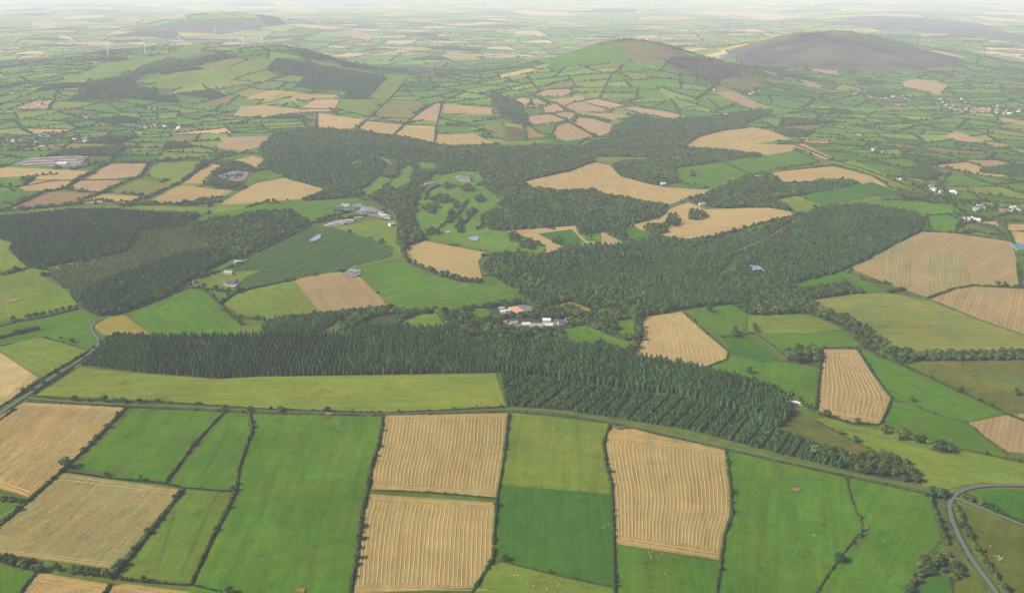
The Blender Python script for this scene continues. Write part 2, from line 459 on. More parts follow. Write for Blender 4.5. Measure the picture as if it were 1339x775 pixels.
FIELDS = [
 # foreground, below the lane
 ('n', [(-120, 590), (0, 543), (33, 526), (164, 532), (117, 582), (80, 615), (37, 650), (0, 639), (-120, 610)], 'golden stubble field with straw rows beside the lane junction'),
 ('w', [(82, 618), (237, 640), (150, 744), (0, 724), (-160, 700), (0, 688), (40, 655)], 'faded stubble field dotted with grazing sheep'),
 ('g', [(-60, 655), (0, 653), (30, 656), (0, 682), (-60, 720)], 'small green paddock behind a tree row beside the stubble'),
 ('g', [(-60, 735), (0, 736), (45, 748), (18, 790), (-60, 790)], 'dark green paddock corner under hedgerow trees'),
 ('n', [(48, 751), (60, 750), (142, 764), (125, 800), (0, 830), (20, 790)], 'golden stubble corner below the tree row'),
 ('n', [(147, 766), (165, 763), (250, 774), (330, 800), (120, 830)], 'sliver of golden stubble below the grass strip'),
 ('g', [(97, 612), (176, 534), (292, 539), (215, 630)], 'mid green field beside the striped stubble and the lane'),
 ('g', [(297, 540), (323, 541), (327, 563), (321, 582), (311, 611), (308, 639), (219, 632)], 'narrow green field with a wavering right hedge'),
 ('j', [(242, 641), (303, 646), (248, 761), (157, 755)], 'narrow yellow green strip field between two dark hedges'),
 ('g', [(332, 542), (499, 544), (493, 582), (483, 608), (478, 636), (469, 681), (463, 728), (450, 800), (230, 800), (254, 765), (309, 648), (315, 612), (324, 583), (330, 563)], 'largest smooth green field beside the striped stubble'),
 ('n', [(504, 542), (663, 540), (660, 582), (649, 650), (486, 640), (488, 612), (497, 582)], 'golden stubble field of upright straw rows below the lane'),
 ('n', [(484, 646), (647, 657), (644, 729), (618, 769), (463, 776), (468, 728), (474, 681)], 'golden stubble field with a cut corner below the short hedge'),
 ('l', [(669, 540), (796, 554), (788, 580), (791, 610), (798, 634), (797, 646), (655, 634), (660, 600)], 'light green field meeting a darker field along a straight line'),
 ('d', [(655, 635), (797, 647), (800, 700), (801, 764), (788, 763), (668, 734), (649, 729)], 'dark green square field under the light green one'),
 ('l', [(646, 734), (670, 739), (788, 768), (802, 770), (804, 830), (590, 830), (622, 772)], 'light green field below the dark green square'),
 ('n', [(794, 567), (803, 559), (830, 561), (860, 569), (947, 587), (954, 643), (954, 673), (945, 699), (940, 732), (806, 711), (803, 638), (797, 612), (793, 582)], 'golden stubble field with a bent side between green fields'),
 ('g', [(807, 714), (941, 735), (930, 830), (807, 830)], 'green field under the bent stubble field'),
 ('g', [(952, 589), (1005, 602), (1104, 624), (1110, 653), (1128, 691), (1095, 731), (1050, 800), (932, 830), (946, 735), (950, 702), (959, 675), (958, 645)], 'wide green field with a bare earth scrape'),
 ('g', [(1110, 626), (1213, 647), (1226, 681), (1233, 706), (1205, 732), (1170, 800), (1053, 800), (1099, 731), (1131, 691), (1114, 653)], 'green field beside the winding road and its trees'),
 ('d', [(1282, 640), (1345, 641), (1440, 645), (1440, 720), (1345, 687), (1302, 671), (1280, 655)], 'dark green field in the road fork'),
 ('m', [(1253, 670), (1258, 663), (1300, 678), (1345, 693), (1440, 725), (1440, 830), (1340, 830), (1310, 770), (1278, 718)], 'olive pasture with a few cattle beside the road'),
 ('r', [(1215, 655), (1233, 650), (1236, 680), (1250, 715), (1262, 740), (1245, 735), (1230, 690)], 'rough strip of bracken beside the winding road'),
 ('m', [(1262, 740), (1285, 760), (1300, 800), (1240, 800), (1250, 760)], 'brownish grass corner beside the winding road'),
 ('d', [(1205, 760), (1240, 750), (1250, 800), (1190, 800)], 'green corner among trees by the winding road'),
 # above the lane
 ('a', [(47, 517), (105, 481), (185, 489), (283, 496), (335, 493), (648, 488), (661, 531), (500, 539), (330, 533), (190, 523)], 'long yellow green pasture in front of the plantation'),
 ('s', [(-80, 440), (0, 460), (50, 494), (0, 535), (-80, 580)], 'striped stubble field across the lane'),
 ('l', [(0, 454), (52, 441), (116, 458), (86, 479), (57, 493), (45, 488), (0, 458), (-60, 445), (-60, 430)], 'yellow green field inside the lane bend'),
 ('g', [(-60, 440), (0, 426), (20, 422), (104, 406), (127, 416), (115, 430), (130, 447), (116, 457), (80, 446), (55, 440), (0, 446), (-60, 452)], 'green field with two lone bushes beside the lane'),
 ('l', [(-60, 365), (0, 361), (25, 359), (52, 361), (90, 381), (103, 401), (20, 419), (-60, 424)], 'yellow green field under the young plantation'),
 ('l', [(-60, 315), (0, 313), (17, 319), (12, 328), (25, 341), (36, 350), (0, 355), (-60, 358)], 'light green corner below the dark conifers'),
 ('y', [(123, 426), (140, 415), (163, 412), (201, 440), (135, 438)], 'dry yellow triangle beside the lane bend'),
 ('g', [(167, 411), (213, 391), (245, 377), (267, 380), (300, 410), (316, 424), (310, 441), (204, 441)], 'bright green field behind the front plantation'),
 ('l', [(291, 396), (308, 384), (385, 366), (416, 408), (350, 419), (312, 411)], 'light green field beside the tan square'),
 ('q', [(385, 366), (430, 357), (446, 356), (472, 363), (500, 390), (508, 404), (430, 410), (417, 408)], 'tan square field with the ring shaped yard at its corner'),
 ('g', [(473, 362), (462, 352), (513, 340), (528, 342), (558, 356), (600, 370), (632, 372), (676, 379), (672, 391), (610, 403), (520, 408), (502, 390)], 'bright green field under the curved tree belt'),
 ('c', [(300, 356), (335, 331), (407, 296), (434, 298), (515, 323), (512, 337), (452, 352), (385, 364), (345, 352)], 'dark striped crop field with a shining pond'),
 ('c', [(318, 364), (343, 353), (396, 360), (384, 365), (330, 376), (306, 382)], 'dark bluish crop corner beside the white farmhouse'),
 ('l', [(437, 297), (488, 287), (519, 291), (519, 318), (514, 321)], 'light green paddock under the grey roofed estate'),
 ('g', [(246, 293), (262, 283), (335, 269), (400, 263), (470, 259), (486, 268), (440, 275), (410, 290), (380, 275), (335, 277), (300, 284)], 'bright green field above the striped crop'),
 ('l', [(-60, 290), (0, 283), (60, 273), (150, 269), (165, 271), (90, 276), (0, 285)], 'narrow light green strip above the dark conifers'),
 ('l', [(158, 274), (180, 269), (285, 272), (262, 281), (165, 277)], 'pale green strip under the hedgerow trees'),
 ('k', [(545, 302), (541, 284), (545, 262), (556, 246), (572, 236), (590, 231), (640, 249), (657, 265), (632, 284), (640, 300), (660, 303), (712, 322), (712, 330), (680, 330), (640, 329), (556, 313)], 'golf course fairways among clumps of trees'),
 ('s', [(528, 329), (540, 319), (555, 315), (634, 330), (625, 342), (631, 366), (598, 364), (568, 356), (536, 343)], 'golden stubble field ringed by a curved tree belt'),
 ('s', [(683, 237), (745, 225), (770, 214), (780, 212), (795, 214), (812, 231), (845, 240), (868, 245), (935, 249), (920, 254), (895, 261), (877, 267), (845, 264), (817, 260), (770, 249), (732, 250), (695, 246)], 'winding golden stubble field between woods'),
 ('s', [(823, 295), (862, 287), (877, 273), (900, 265), (922, 274), (1005, 272), (1033, 277), (1036, 282), (990, 293), (950, 305), (905, 313), (885, 311), (850, 305)], 'golden stubble field holding three clumps of trees'),
 ('s', [(660, 302), (752, 295), (757, 306), (768, 315), (787, 318), (786, 302), (817, 319), (800, 322), (765, 318), (745, 318), (733, 325), (715, 331), (713, 321), (695, 312)], 'forked stubble strip around a green triangle'),
 ('q', [(1112, 351), (1178, 317), (1212, 299), (1322, 315), (1330, 344), (1334, 375), (1272, 373), (1212, 389), (1175, 376)], 'large tan field with greenish stripes'),
 ('q', [(1217, 391), (1250, 379), (1275, 375), (1334, 378), (1420, 384), (1420, 460), (1339, 437), (1280, 417)], 'smooth tan field under a curved hedge'),
 ('v', [(1063, 393), (1110, 385), (1160, 383), (1214, 393), (1279, 419), (1339, 439), (1420, 462), (1339, 459), (1200, 461), (1170, 455), (1145, 437), (1110, 415), (1078, 405)], 'olive field above the dark tree belt'),
 ('s', [(836, 416), (891, 408), (920, 434), (951, 460), (949, 469), (920, 480), (895, 480), (865, 474), (825, 466), (838, 445)], 'fan shaped stubble field with curving straw rows'),
 ('q', [(1076, 457), (1120, 457), (1140, 488), (1164, 521), (1151, 554), (1115, 552), (1071, 540)], 'upright stubble field ringed by a thin hedge'),
 ('q', [(1266, 553), (1310, 544), (1345, 540), (1420, 545), (1420, 600), (1319, 591), (1290, 572)], 'tan stubble corner beside green slopes'),
 ('g', [(901, 406), (955, 398), (977, 412), (975, 435), (943, 439), (926, 426)], 'green field beside the fan shaped stubble'),
 ('l', [(979, 413), (1043, 411), (1072, 417), (1102, 431), (1060, 436), (1010, 436), (978, 433)], 'light green hollow under the wood'),
 ('g', [(978, 437), (1010, 437), (1060, 437), (1103, 432), (1125, 451), (1078, 455), (1022, 461), (995, 446)], 'green slope beside the tree clump'),
 ('d', [(946, 443), (975, 439), (1020, 471), (990, 472), (957, 462)], 'small dark green field under a lone bush'),
 ('g', [(920, 485), (955, 465), (1022, 474), (1073, 480), (1067, 529), (1000, 508), (945, 492)], 'green field beside the upright stubble'),
 ('g', [(1126, 457), (1160, 471), (1314, 540), (1265, 552), (1215, 540), (1168, 521), (1143, 487)], 'long green slope under the thin hedge'),
 ('g', [(1168, 527), (1200, 528), (1260, 553), (1298, 580), (1311, 597), (1250, 585), (1155, 556)], 'green field above the row of round trees'),
 ('e', [(1196, 474), (1240, 473), (1345, 474), (1420, 480), (1420, 560), (1345, 541), (1318, 535), (1280, 516), (1240, 496)], 'rough olive heath with scattered bushes'),
 ('l', [(1066, 548), (1088, 545), (1110, 556), (1165, 562), (1220, 576), (1339, 604), (1440, 620), (1440, 636), (1339, 634), (1285, 631), (1258, 634), (1240, 640), (1212, 640), (1202, 628), (1190, 608), (1150, 592), (1100, 567)], 'long green hollow behind the broadleaf copse'),
 ('e', [(1036, 543), (1062, 550), (1100, 569), (1150, 593), (1118, 596), (1075, 580), (1020, 562)], 'brown scrub clearing behind the plantation'),
 ('g', [(1035, 373), (1098, 356), (1112, 358), (1155, 380), (1135, 384), (1105, 370), (1050, 379)], 'green wedge between the wood and the tan field'),
 ('g', [(882, 221), (945, 212), (980, 228), (935, 246), (892, 240)], 'bright green field with one dark tree'),
 ('g', [(945, 212), (1005, 204), (1050, 198), (1072, 212), (1005, 222), (985, 228)], 'green field under the tan hilltop strip'),
 ('s', [(893, 193), (915, 179), (945, 171), (985, 167), (1010, 172), (1036, 182), (985, 188), (1040, 190), (1035, 198), (1005, 203), (960, 197)], 'long golden stubble field on the wooded rise'),
 ('p', [(1035, 190), (1050, 188), (1087, 206), (1080, 210)], 'thin tan strip beside a hedge'),
 ('s', [(1003, 226), (1090, 218), (1140, 231), (1161, 243), (1152, 246), (1100, 234), (1070, 236), (1025, 240)], 'tan field above a dark copse'),
 ('d', [(1045, 256), (1110, 245), (1140, 238), (1175, 252), (1120, 262), (1075, 270)], 'dark green field below the copse'),
 ('l', [(1015, 262), (1040, 256), (1075, 269), (1050, 278), (1035, 275)], 'pale green slope beside the stubble'),
 ('l', [(1092, 214), (1115, 210), (1199, 247), (1190, 252)], 'bright narrow strip along a hedge'),
 ('g', [(1206, 303), (1211, 284), (1247, 289), (1250, 302), (1246, 304)], 'green field by the corner of the dark wood'),
 ('y', [(712, 402), (746, 395), (775, 405), (770, 412), (750, 404)], 'dry yellow meadow behind the farm'),
 ('l', [(521, 425), (542, 413), (572, 409), (582, 428), (570, 430), (542, 428)], 'bright scrubby clearing'),
 ('g', [(614, 404), (638, 403), (643, 416), (630, 420), (618, 412)], 'small green paddock beside the arena'),
 ('g', [(732, 432), (765, 425), (800, 440), (825, 447), (820, 461), (790, 455), (742, 447)], 'green paddock between farm and plantation'),
 ('g', [(803, 420), (828, 417), (830, 440), (806, 440)], 'small green paddock beside the fan shaped stubble'),
 ('l', [(611, 440), (635, 441), (640, 445), (615, 446)], 'small light clearing in the farm wood'),
 ('d', [(703, 306), (747, 300), (764, 317), (734, 322)], 'green triangle inside the forked stubble'),
 ('k', [(470, 250), (496, 231), (512, 234), (500, 249), (484, 258)], 'narrow fairway opening into the dark forest'), ('k', [(503, 248), (516, 234), (532, 216), (541, 220), (536, 240), (520, 250)], 'bright fairway between forest and broadleaf belt'), ('k', [(455, 214), (468, 209), (468, 217), (458, 217)], 'small bright glade in the dark forest'),
 ('k', [(495, 204), (510, 209), (513, 216), (498, 212)], 'upper bright glade in the dark forest'), ('k', [(545, 211), (568, 214), (570, 220), (552, 220)], 'light glade behind the cream stable range'), ('k', [(560, 243), (600, 240), (610, 247), (570, 250)], 'lawn before the great country house'),
 ('u', [(1135, 341), (1175, 320), (1194, 314), (1190, 378), (1172, 373)], 'greenish band in the large tan field'), ('u', [(1213, 331), (1240, 330), (1262, 336), (1271, 372), (1213, 386)], 'wide greenish patch in the large tan field'),
 ('t', [(805, 57), (830, 53.5), (855, 56), (885, 65), (910, 76), (885, 77), (865, 76), (865, 81), (830, 84), (818, 73)], 'tan grass cap of the round hill'),
 ('h', [(864, 77), (908, 76), (955, 84), (976, 97), (935, 106), (905, 97)], 'dark bracken slope on the round hill'),
 ('h', [(940, 74), (985, 57), (1040, 45.5), (1098, 42.5), (1150, 51.5), (1195, 63.5), (1240, 72), (1280, 84), (1240, 88), (1180, 92), (1130, 95), (1090, 93), (1055, 88), (1000, 88)], 'purple heather covering the broad hill'),
 ('h', [(150, 41), (205, 34), (245, 28.5), (290, 31), (335, 30), (345, 40), (290, 42), (230, 42), (180, 42)], 'purple moor far behind the turbines'),
 ('h', [(1075, 30), (1130, 21), (1200, 23), (1260, 30), (1312, 41), (1365, 50), (1350, 58), (1280, 50), (1200, 40), (1130, 36)], 'pale purple mountain flank in the far haze'),
 ('l', [(60, 112), (100, 100), (140, 82), (230, 70), (270, 55), (262, 72), (225, 74), (195, 83), (180, 92), (150, 98)], 'pale green ridge carrying the turbines'),
 ('l', [(178, 106), (230, 95), (300, 88), (340, 75), (360, 78), (350, 90), (300, 105), (215, 117), (206, 115), (207, 104)], 'pale pasture on the plantation hill'),
 ('l', [(410, 82), (460, 90), (505, 97), (540, 102), (505, 130), (482, 127), (506, 103), (500, 98)], 'light green slope beside the dark plantation'),
 ('l', [(482, 129), (506, 104), (530, 106), (508, 131)], 'light green square under the dark plantation'),
 ('g', [(704, 74), (790, 60), (805, 58), (822, 84), (770, 84), (728, 90), (705, 82)], 'green flank of the round hill'),
 ('o', [(630, 166), (640, 163), (690, 168), (715, 182), (665, 184), (645, 178)], 'olive field above the wood'),
 ('o', [(770, 211), (780, 205), (850, 206), (845, 210), (810, 212), (800, 217)], 'grey green field inside the wood'),
 ('k', [(583, 228), (604, 224), (626, 225), (632, 238), (605, 246), (566, 244), (574, 236)], 'lawns round the great country house'),
 ('l', [(630, 190), (700, 183), (725, 184), (690, 190)], 'thin light strip over the wood'),
]
# fields of the middle distance: pale stubble and hedged greens
MID = [
 ('s', [(-40, 225), (8, 219), (118, 224), (97, 235), (47, 235), (40, 230), (-40, 234)]), ('s', [(25, 246), (45, 236.5), (95, 237), (85, 245), (68, 248), (35, 250)]),
 ('p', [(112, 235), (143, 215), (194, 214), (180, 230), (145, 235)]), ('p', [(87, 246), (105, 237), (160, 236), (145, 247), (130, 251), (105, 250)]),
 ('b', [(10, 274), (60, 251), (120, 253), (105, 262), (70, 267), (40, 270)]), ('s', [(108, 265), (135, 254), (190, 257), (188, 262), (165, 266), (125, 267)]),
 ('o', [(146, 251), (182, 236), (220, 240), (215, 246), (192, 256)]), ('s', [(198, 262), (235, 242), (305, 250), (290, 258), (215, 267)]),
 ('s', [(290, 265), (335, 240), (372, 233), (426, 248), (390, 261), (335, 265), (292, 268)]), ('l', [(194, 223), (210, 213), (265, 211), (255, 222), (235, 238), (200, 232)]),
 ('s', [(240, 240), (275, 214), (295, 217), (268, 232), (265, 240)]), ('s', [(306, 210), (330, 204), (345, 208), (335, 219)]),
 ('p', [(283, 194), (290, 180), (357, 178), (340, 192), (320, 197)]), ('s', [(305, 152), (315, 139), (345, 138), (395, 143), (390, 150), (345, 154)]),
 ('g', [(-40, 250), (0, 250), (52, 250), (25, 263), (-40, 267)]), ('g', [(-40, 236), (30, 233), (22, 243), (-40, 248)]),
 ('s', [(415, 150), (418, 148), (475, 157), (462, 170), (418, 168)]), ('s', [(467, 168), (481, 158), (527, 163), (513, 178)]), ('s', [(515, 178), (531, 164), (568, 165), (568, 187)]),
 ('s', [(568, 189), (572, 176), (620, 175), (646, 187), (600, 191)]), ('p', [(539, 156), (570, 135), (577, 136), (572, 159)]), ('s', [(578, 148), (580, 136), (642, 141), (644, 150)]),
 ('p', [(394, 142), (410, 131), (443, 130), (438, 142)]), ('s', [(378, 130), (388, 123), (440, 124), (443, 128), (380, 132)]), ('s', [(320, 130), (345, 120), (370, 118), (352, 130)]),
 ('l', [(440, 142), (447, 130), (500, 132), (482, 152)]), ('o', [(483, 152), (505, 133), (555, 134), (535, 155)]), ('g', [(572, 175), (574, 163), (615, 166), (620, 174)]),
] + [(k, off(660, 100, 7.75, p)) for k, p in [
 ('p', [(310, 180), (420, 140), (640, 130), (700, 160), (600, 200), (400, 210)]), ('p', [(430, 240), (780, 205), (820, 235), (700, 260), (600, 300), (530, 265)]),
 ('p', [(620, 300), (700, 265), (800, 260), (1020, 330), (980, 370), (730, 370)]), ('p', [(800, 253), (930, 230), (1210, 295), (1090, 335)]),
 ('s', [(80, 235), (180, 220), (265, 240), (250, 280), (200, 315)]), ('p', [(285, 240), (320, 228), (400, 265), (300, 290)]),
 ('p', [(390, 310), (520, 280), (610, 350), (420, 375)]), ('p', [(490, 378), (620, 360), (700, 390), (690, 430), (650, 440)]),
 ('p', [(210, 410), (440, 385), (630, 450), (500, 485), (280, 490)]), ('p', [(500, 590), (530, 510), (650, 475), (900, 615), (640, 655), (520, 630)]),
 ('p', [(680, 460), (760, 420), (900, 435), (1090, 490), (1070, 560), (960, 605), (830, 545)]), ('p', [(770, 393), (1000, 372), (1240, 390), (1200, 420), (1080, 445), (900, 402)]),
 ('g', [(210, 380), (240, 325), (400, 360), (380, 375), (230, 395)]), ('g', [(300, 500), (520, 490), (470, 570), (380, 560)]),
 ('y', [(0, 480), (170, 490), (205, 640), (0, 640)]), ('y', [(240, 520), (310, 530), (400, 610), (230, 635)])]] + [
 ('p', [(812, 142), (830, 140.5), (870, 146), (898, 153), (885, 156), (835, 147)]), ('t', [(935, 106), (957, 101), (980, 100), (997, 112), (982, 119), (960, 115)]),
 ('p', [(935, 121), (962, 120), (1008, 142), (985, 143)]), ('p', [(1045, 104), (1057, 106), (1080, 115), (1055, 114)]), ('p', [(1056, 90.5), (1095, 92), (1096, 99), (1078, 96)]),
 ('p', [(1178, 107), (1200, 104), (1225, 107), (1240, 112), (1228, 125), (1205, 118), (1183, 114)]), ('p', [(1235, 178), (1250, 172), (1288, 185), (1260, 186)]), ('p', [(1290, 186), (1310, 188), (1330, 194), (1300, 192)]),
 ('p', [(1300, 152), (1345, 160), (1345, 165), (1310, 159)]), ('s', [(1283, 291), (1303, 289), (1306, 296)]), ('s', [(1315, 293), (1345, 294), (1345, 303), (1316, 301)]), ('s', [(1316, 302), (1345, 304), (1345, 320), (1326, 318)]),
 ('s', [(440, 42), (470, 40), (486, 47), (484, 54), (465, 50)]), ('p', [(570, 75), (590, 68), (620, 72), (600, 77)]),
]
FOREST_IN = []
# woods: kind, polygon, row spacing, spacing in the row, row direction (two pixels), tree height
WOODS = [
 ('conifer', [(186, 487), (190, 452), (200, 440), (335, 442), (400, 440), (440, 437), (455, 447), (450, 491), (335, 492), (283, 495)], 5.8, 3.0, ((352, 490), (372, 445)), 14, 'tall spruce plantation of dense rows above the long pasture'),
 ('conifer', [(455, 447), (445, 434), (475, 428), (520, 428), (545, 430), (590, 432), (620, 448), (642, 449), (655, 487), (450, 491)], 5.8, 3.0, ((540, 488), (500, 435)), 14, 'spruce plantation with slanting rows behind the pasture'),
 ('young', [(106, 477), (135, 446), (150, 439), (200, 440), (190, 452), (186, 487)], 3.6, 3.0, ((120, 470), (150, 445)), 6, 'low young plantation beside the lane'),
 ('conifer', [(642, 449), (730, 450), (820, 468), (895, 479), (950, 493), (1003, 508), (1020, 520), (1036, 541), (1018, 560), (940, 531), (890, 516), (835, 512), (770, 502), (700, 492), (655, 487)], 5.6, 3.0, ((800, 505), (760, 455)), 17, 'tallest spruce stand on the far side of the young plantation'),
 ('young', [(656, 489), (700, 494), (770, 504), (835, 514), (890, 518), (940, 533), (1018, 562), (1070, 580), (1110, 596), (1106, 614), (1000, 588), (900, 562), (803, 546), (735, 536), (666, 531)], 3.3, 2.8, ((700, 525), (740, 495)), 6.4, 'young plantation cut by dark parallel racks along the lane'),
 ('broadleaf', [(1062, 592), (1118, 588), (1150, 594), (1172, 592), (1198, 614), (1203, 633), (1150, 624), (1106, 615)], 7.5, 7.0, None, 11, 'broadleaf copse at the end of the plantation'),
 ('young', [(343, 427), (360, 416), (440, 409), (440, 421), (415, 436), (395, 440), (345, 441)], 4, 3.6, ((360, 430), (420, 415)), 7, 'smooth young wood behind the front plantation'),
 ('broadleaf', [(440, 409), (475, 406), (505, 399), (520, 408), (600, 405), (650, 397), (690, 396), (740, 394), (770, 404), (830, 416), (837, 440), (822, 464), (800, 461), (735, 449), (640, 448), (620, 447), (590, 431), (520, 427), (445, 433)], 9, 8.5, None, 10, 'mixed wood and gardens around the farm houses'),
 ('mixed', [(630, 352), (645, 334), (700, 336), (735, 328), (790, 319), (820, 319), (850, 311), (895, 316), (930, 312), (1000, 300), (1037, 287), (1048, 285), (1035, 300), (1000, 322), (960, 335), (940, 360), (960, 380), (950, 397), (895, 403), (830, 415), (800, 412), (740, 394), (690, 395), (676, 380)], 6.6, 6, None, 10.5, 'wide dark wood in the middle of the valley'),
 ('young', [(845, 380), (882, 362), (920, 364), (970, 379), (990, 390), (950, 397), (895, 402), (850, 400)], 4.6, 4.2, ((860, 395), (930, 370)), 9, 'smooth dark block nearest the fan shaped stubble'),
 ('young', [(812, 373), (845, 343), (882, 335), (920, 345), (930, 353), (890, 356), (850, 368)], 4.6, 4.2, ((830, 365), (880, 340)), 8.5, 'smooth dark block in the heart of the valley wood'),
 ('young', [(704, 378), (740, 355), (775, 343), (828, 340), (832, 347), (808, 371), (752, 381)], 4.6, 4.2, ((720, 375), (800, 350)), 8.5, 'smooth dark block above the dry yellow meadow'),
 ('young', [(897, 328), (945, 311), (970, 303), (1003, 303), (996, 322), (960, 334), (938, 339)], 5.5, 5.0, ((900, 325), (980, 310)), 4.5, 'low scrubby plantation beside the gravel track'),
 ('conifer', [(1048, 285), (1075, 272), (1125, 269), (1200, 279), (1208, 290), (1205, 303), (1180, 314), (1112, 349), (1098, 355), (1036, 371), (1000, 372), (960, 355), (965, 337), (1000, 324), (1030, 305)], 5.6, 4.8, ((1080, 330), (1150, 290)), 12, 'dark conifer wood on the rise beside the tan field'),
 ('mixed', [(960, 356), (1000, 373), (1036, 373), (1050, 380), (1105, 371), (1130, 384), (1062, 392), (1040, 400), (1043, 409), (1005, 416), (978, 411), (955, 397), (962, 380), (945, 362)], 6, 5.5, None, 11, 'dark wooded tip above the green hollow'),
 ('broadleaf', [(1043, 409), (1045, 398), (1062, 394), (1078, 406), (1110, 417), (1145, 438), (1170, 457), (1200, 462), (1345, 460), (1345, 470), (1270, 472), (1200, 472), (1180, 477), (1150, 466), (1125, 449), (1100, 427), (1062, 411)], 6.5, 6, None, 9, 'winding tree belt between the olive field and green slopes'),
 ('mixed', [(338, 197), (350, 179), (400, 169), (450, 172), (520, 179), (590, 193), (640, 191), (660, 194), (650, 215), (620, 232), (590, 229), (560, 228), (520, 238), (500, 252), (470, 257), (440, 262), (395, 263), (428, 249), (375, 234), (350, 222), (345, 208)], 9, 8, None, 11, 'broad dark forest above the grey roofed estate'),
 ('broadleaf', [(480, 258), (520, 238), (560, 226), (565, 238), (550, 255), (545, 290), (552, 303), (556, 314), (540, 319), (528, 329), (536, 343), (568, 357), (612, 367), (632, 367), (632, 371), (600, 369), (558, 355), (530, 342), (520, 322), (521, 300), (516, 277), (492, 264)], 8, 7.5, None, 12, 'tall broadleaf belt curling round the golden stubble'),
 ('mixed', [(650, 194), (700, 192), (760, 192), (795, 182), (803, 166), (830, 151), (855, 156), (900, 157), (945, 151), (1008, 144), (1008, 150), (975, 162), (975, 168), (945, 171), (915, 179), (893, 193), (960, 198), (990, 203), (945, 212), (882, 220), (888, 238), (868, 244), (845, 240), (812, 231), (795, 214), (770, 214), (745, 224), (683, 237), (695, 246), (732, 250), (770, 249), (817, 260), (862, 268), (872, 270), (865, 283), (830, 292), (815, 300), (820, 312), (800, 313), (786, 302), (770, 312), (752, 295), (700, 299), (660, 302), (640, 300), (630, 285), (657, 265), (645, 245), (620, 232)], 9, 8, None, 11, 'great wood wrapped around the winding stubble field'),
 ('broadleaf', [(900, 262), (940, 248), (980, 230), (1003, 226), (1025, 241), (1050, 255), (1015, 262), (1035, 276), (1005, 272), (975, 271), (950, 273), (925, 271)], 9, 8, None, 11, 'wood behind the stubble with three clumps'),
 ('conifer', [(-60, 285), (0, 283), (80, 276), (150, 276), (260, 280), (258, 285), (245, 294), (225, 298), (180, 302), (165, 330), (125, 338), (82, 345), (50, 352), (36, 350), (25, 340), (12, 327), (17, 317), (0, 312), (-60, 313)], 4.9, 4.2, ((100, 330), (120, 290)), 12, 'dark conifer forest above the low plantation'),
 ('young', [(58, 353), (125, 339), (170, 331), (180, 303), (225, 299), (245, 296), (262, 316), (285, 323), (270, 326), (215, 341), (140, 366), (105, 388), (90, 380), (72, 368)], 7.5, 7, ((80, 370), (220, 330)), 3.4, 'low olive plantation between taller conifers'),
 ('conifer', [(105, 388), (140, 367), (215, 342), (275, 325), (300, 337), (250, 365), (213, 389), (150, 410), (130, 413), (110, 403), (92, 384)], 5.0, 3.6, ((150, 400), (180, 360)), 12.5, 'tall conifer block along the lane bend'),
 ('broadleaf', [(250, 293), (300, 285), (335, 278), (380, 276), (406, 291), (390, 299), (345, 321), (318, 337), (300, 337), (288, 324), (262, 315), (244, 300)], 8, 7, None, 9, 'light green young broadleaf wood beside the crop'),
 ('conifer', [(348, 91), (362, 77), (410, 85), (500, 99), (504, 104), (480, 128), (450, 129), (455, 118), (405, 117), (385, 113), (400, 101), (375, 98)], 11, 9, ((400, 110), (480, 120)), 12, 'dark square plantation on the pasture hill'),
 ('mixed', [(90, 132), (130, 106), (165, 101), (178, 104), (175, 117), (205, 117), (205, 126), (175, 129), (120, 131)], 12, 11, None, 13, 'dark wood at the foot of the turbine ridge'),
 ('mixed', [(150, 102), (170, 99), (195, 85), (225, 76), (300, 72), (310, 76), (225, 91)], 13, 11, None, 12, 'dark band of wood under the turbines'),
 ('mixed', [(640, 116), (655, 126), (672, 136), (690, 151), (690, 165), (680, 166), (655, 153), (645, 136)], 11, 10, None, 12, 'dark wooded dell beside the pale stubble cluster'),
 ('young', [(1027, 246), (1075, 236), (1130, 236), (1110, 244), (1055, 255)], 7, 6, None, 8, 'dark copse below the tan field'),
 ('conifer', [(1183, 223), (1213, 218), (1232, 228), (1210, 238)], 8, 7, None, 10, 'square conifer block among hedged greens'),
 ('conifer', [(1280, 222), (1322, 216), (1360, 218), (1360, 234), (1282, 226)], 8, 7, None, 10, 'dark conifer strip among hedged greens'),
 ('broadleaf', [(1170, 250), (1190, 252), (1240, 258), (1250, 268), (1215, 266), (1180, 260)], 9, 8, None, 9, 'dark hollow wood beside the tile roofed hamlet'),
 ('broadleaf', [(268, 222), (290, 213), (318, 212), (330, 222), (320, 240), (300, 248), (270, 242), (280, 230)], 9, 8, None, 9, 'wood round the small depot'),
 ('broadleaf', [(1023, 462), (1045, 455), (1068, 457), (1073, 478), (1045, 477), (1030, 473)], 7.5, 7, None, 11, 'round clump between two green fields'),
 ('broadleaf', [(1203, 736), (1225, 722), (1245, 722), (1258, 742), (1252, 775), (1236, 800), (1225, 790), (1236, 752), (1225, 742), (1206, 760), (1185, 790), (1180, 770)], 6.5, 6, None, 7.5, 'leafy trees beside the winding road'),
 ('broadleaf', [(0, 728), (30, 733), (52, 738), (58, 748), (45, 750), (30, 745), (0, 741), (-40, 735), (-40, 725)], 5.5, 5.5, None, 8, 'tree row under the sheep stubble'),
]
CLUMPS = [(880, 290, 9, 8), (912, 283, 13, 6), (858, 301, 16, 7), (672, 312, 6, 6), (690, 322, 10, 5),
 (578, 262, 14, 5), (563, 274, 11, 6), (590, 280, 5, 3), (610, 248, 9, 4), (628, 262, 6, 4), (598, 270, 6, 4), (612, 281, 5, 3), (640, 288, 9, 7), (588, 287, 3, 2), (617, 276, 3, 2), (600, 300, 4, 5), (566, 305, 9, 4), (601, 291, 4, 4), (585, 245, 6, 3),
 (728, 318, 5, 4), (705, 322, 3, 3), (905, 229, 3, 3), (960, 438, 5, 4), (987, 432, 5, 5), (790, 428, 8, 8), (783, 452, 8, 4), (765, 436, 2, 3)]
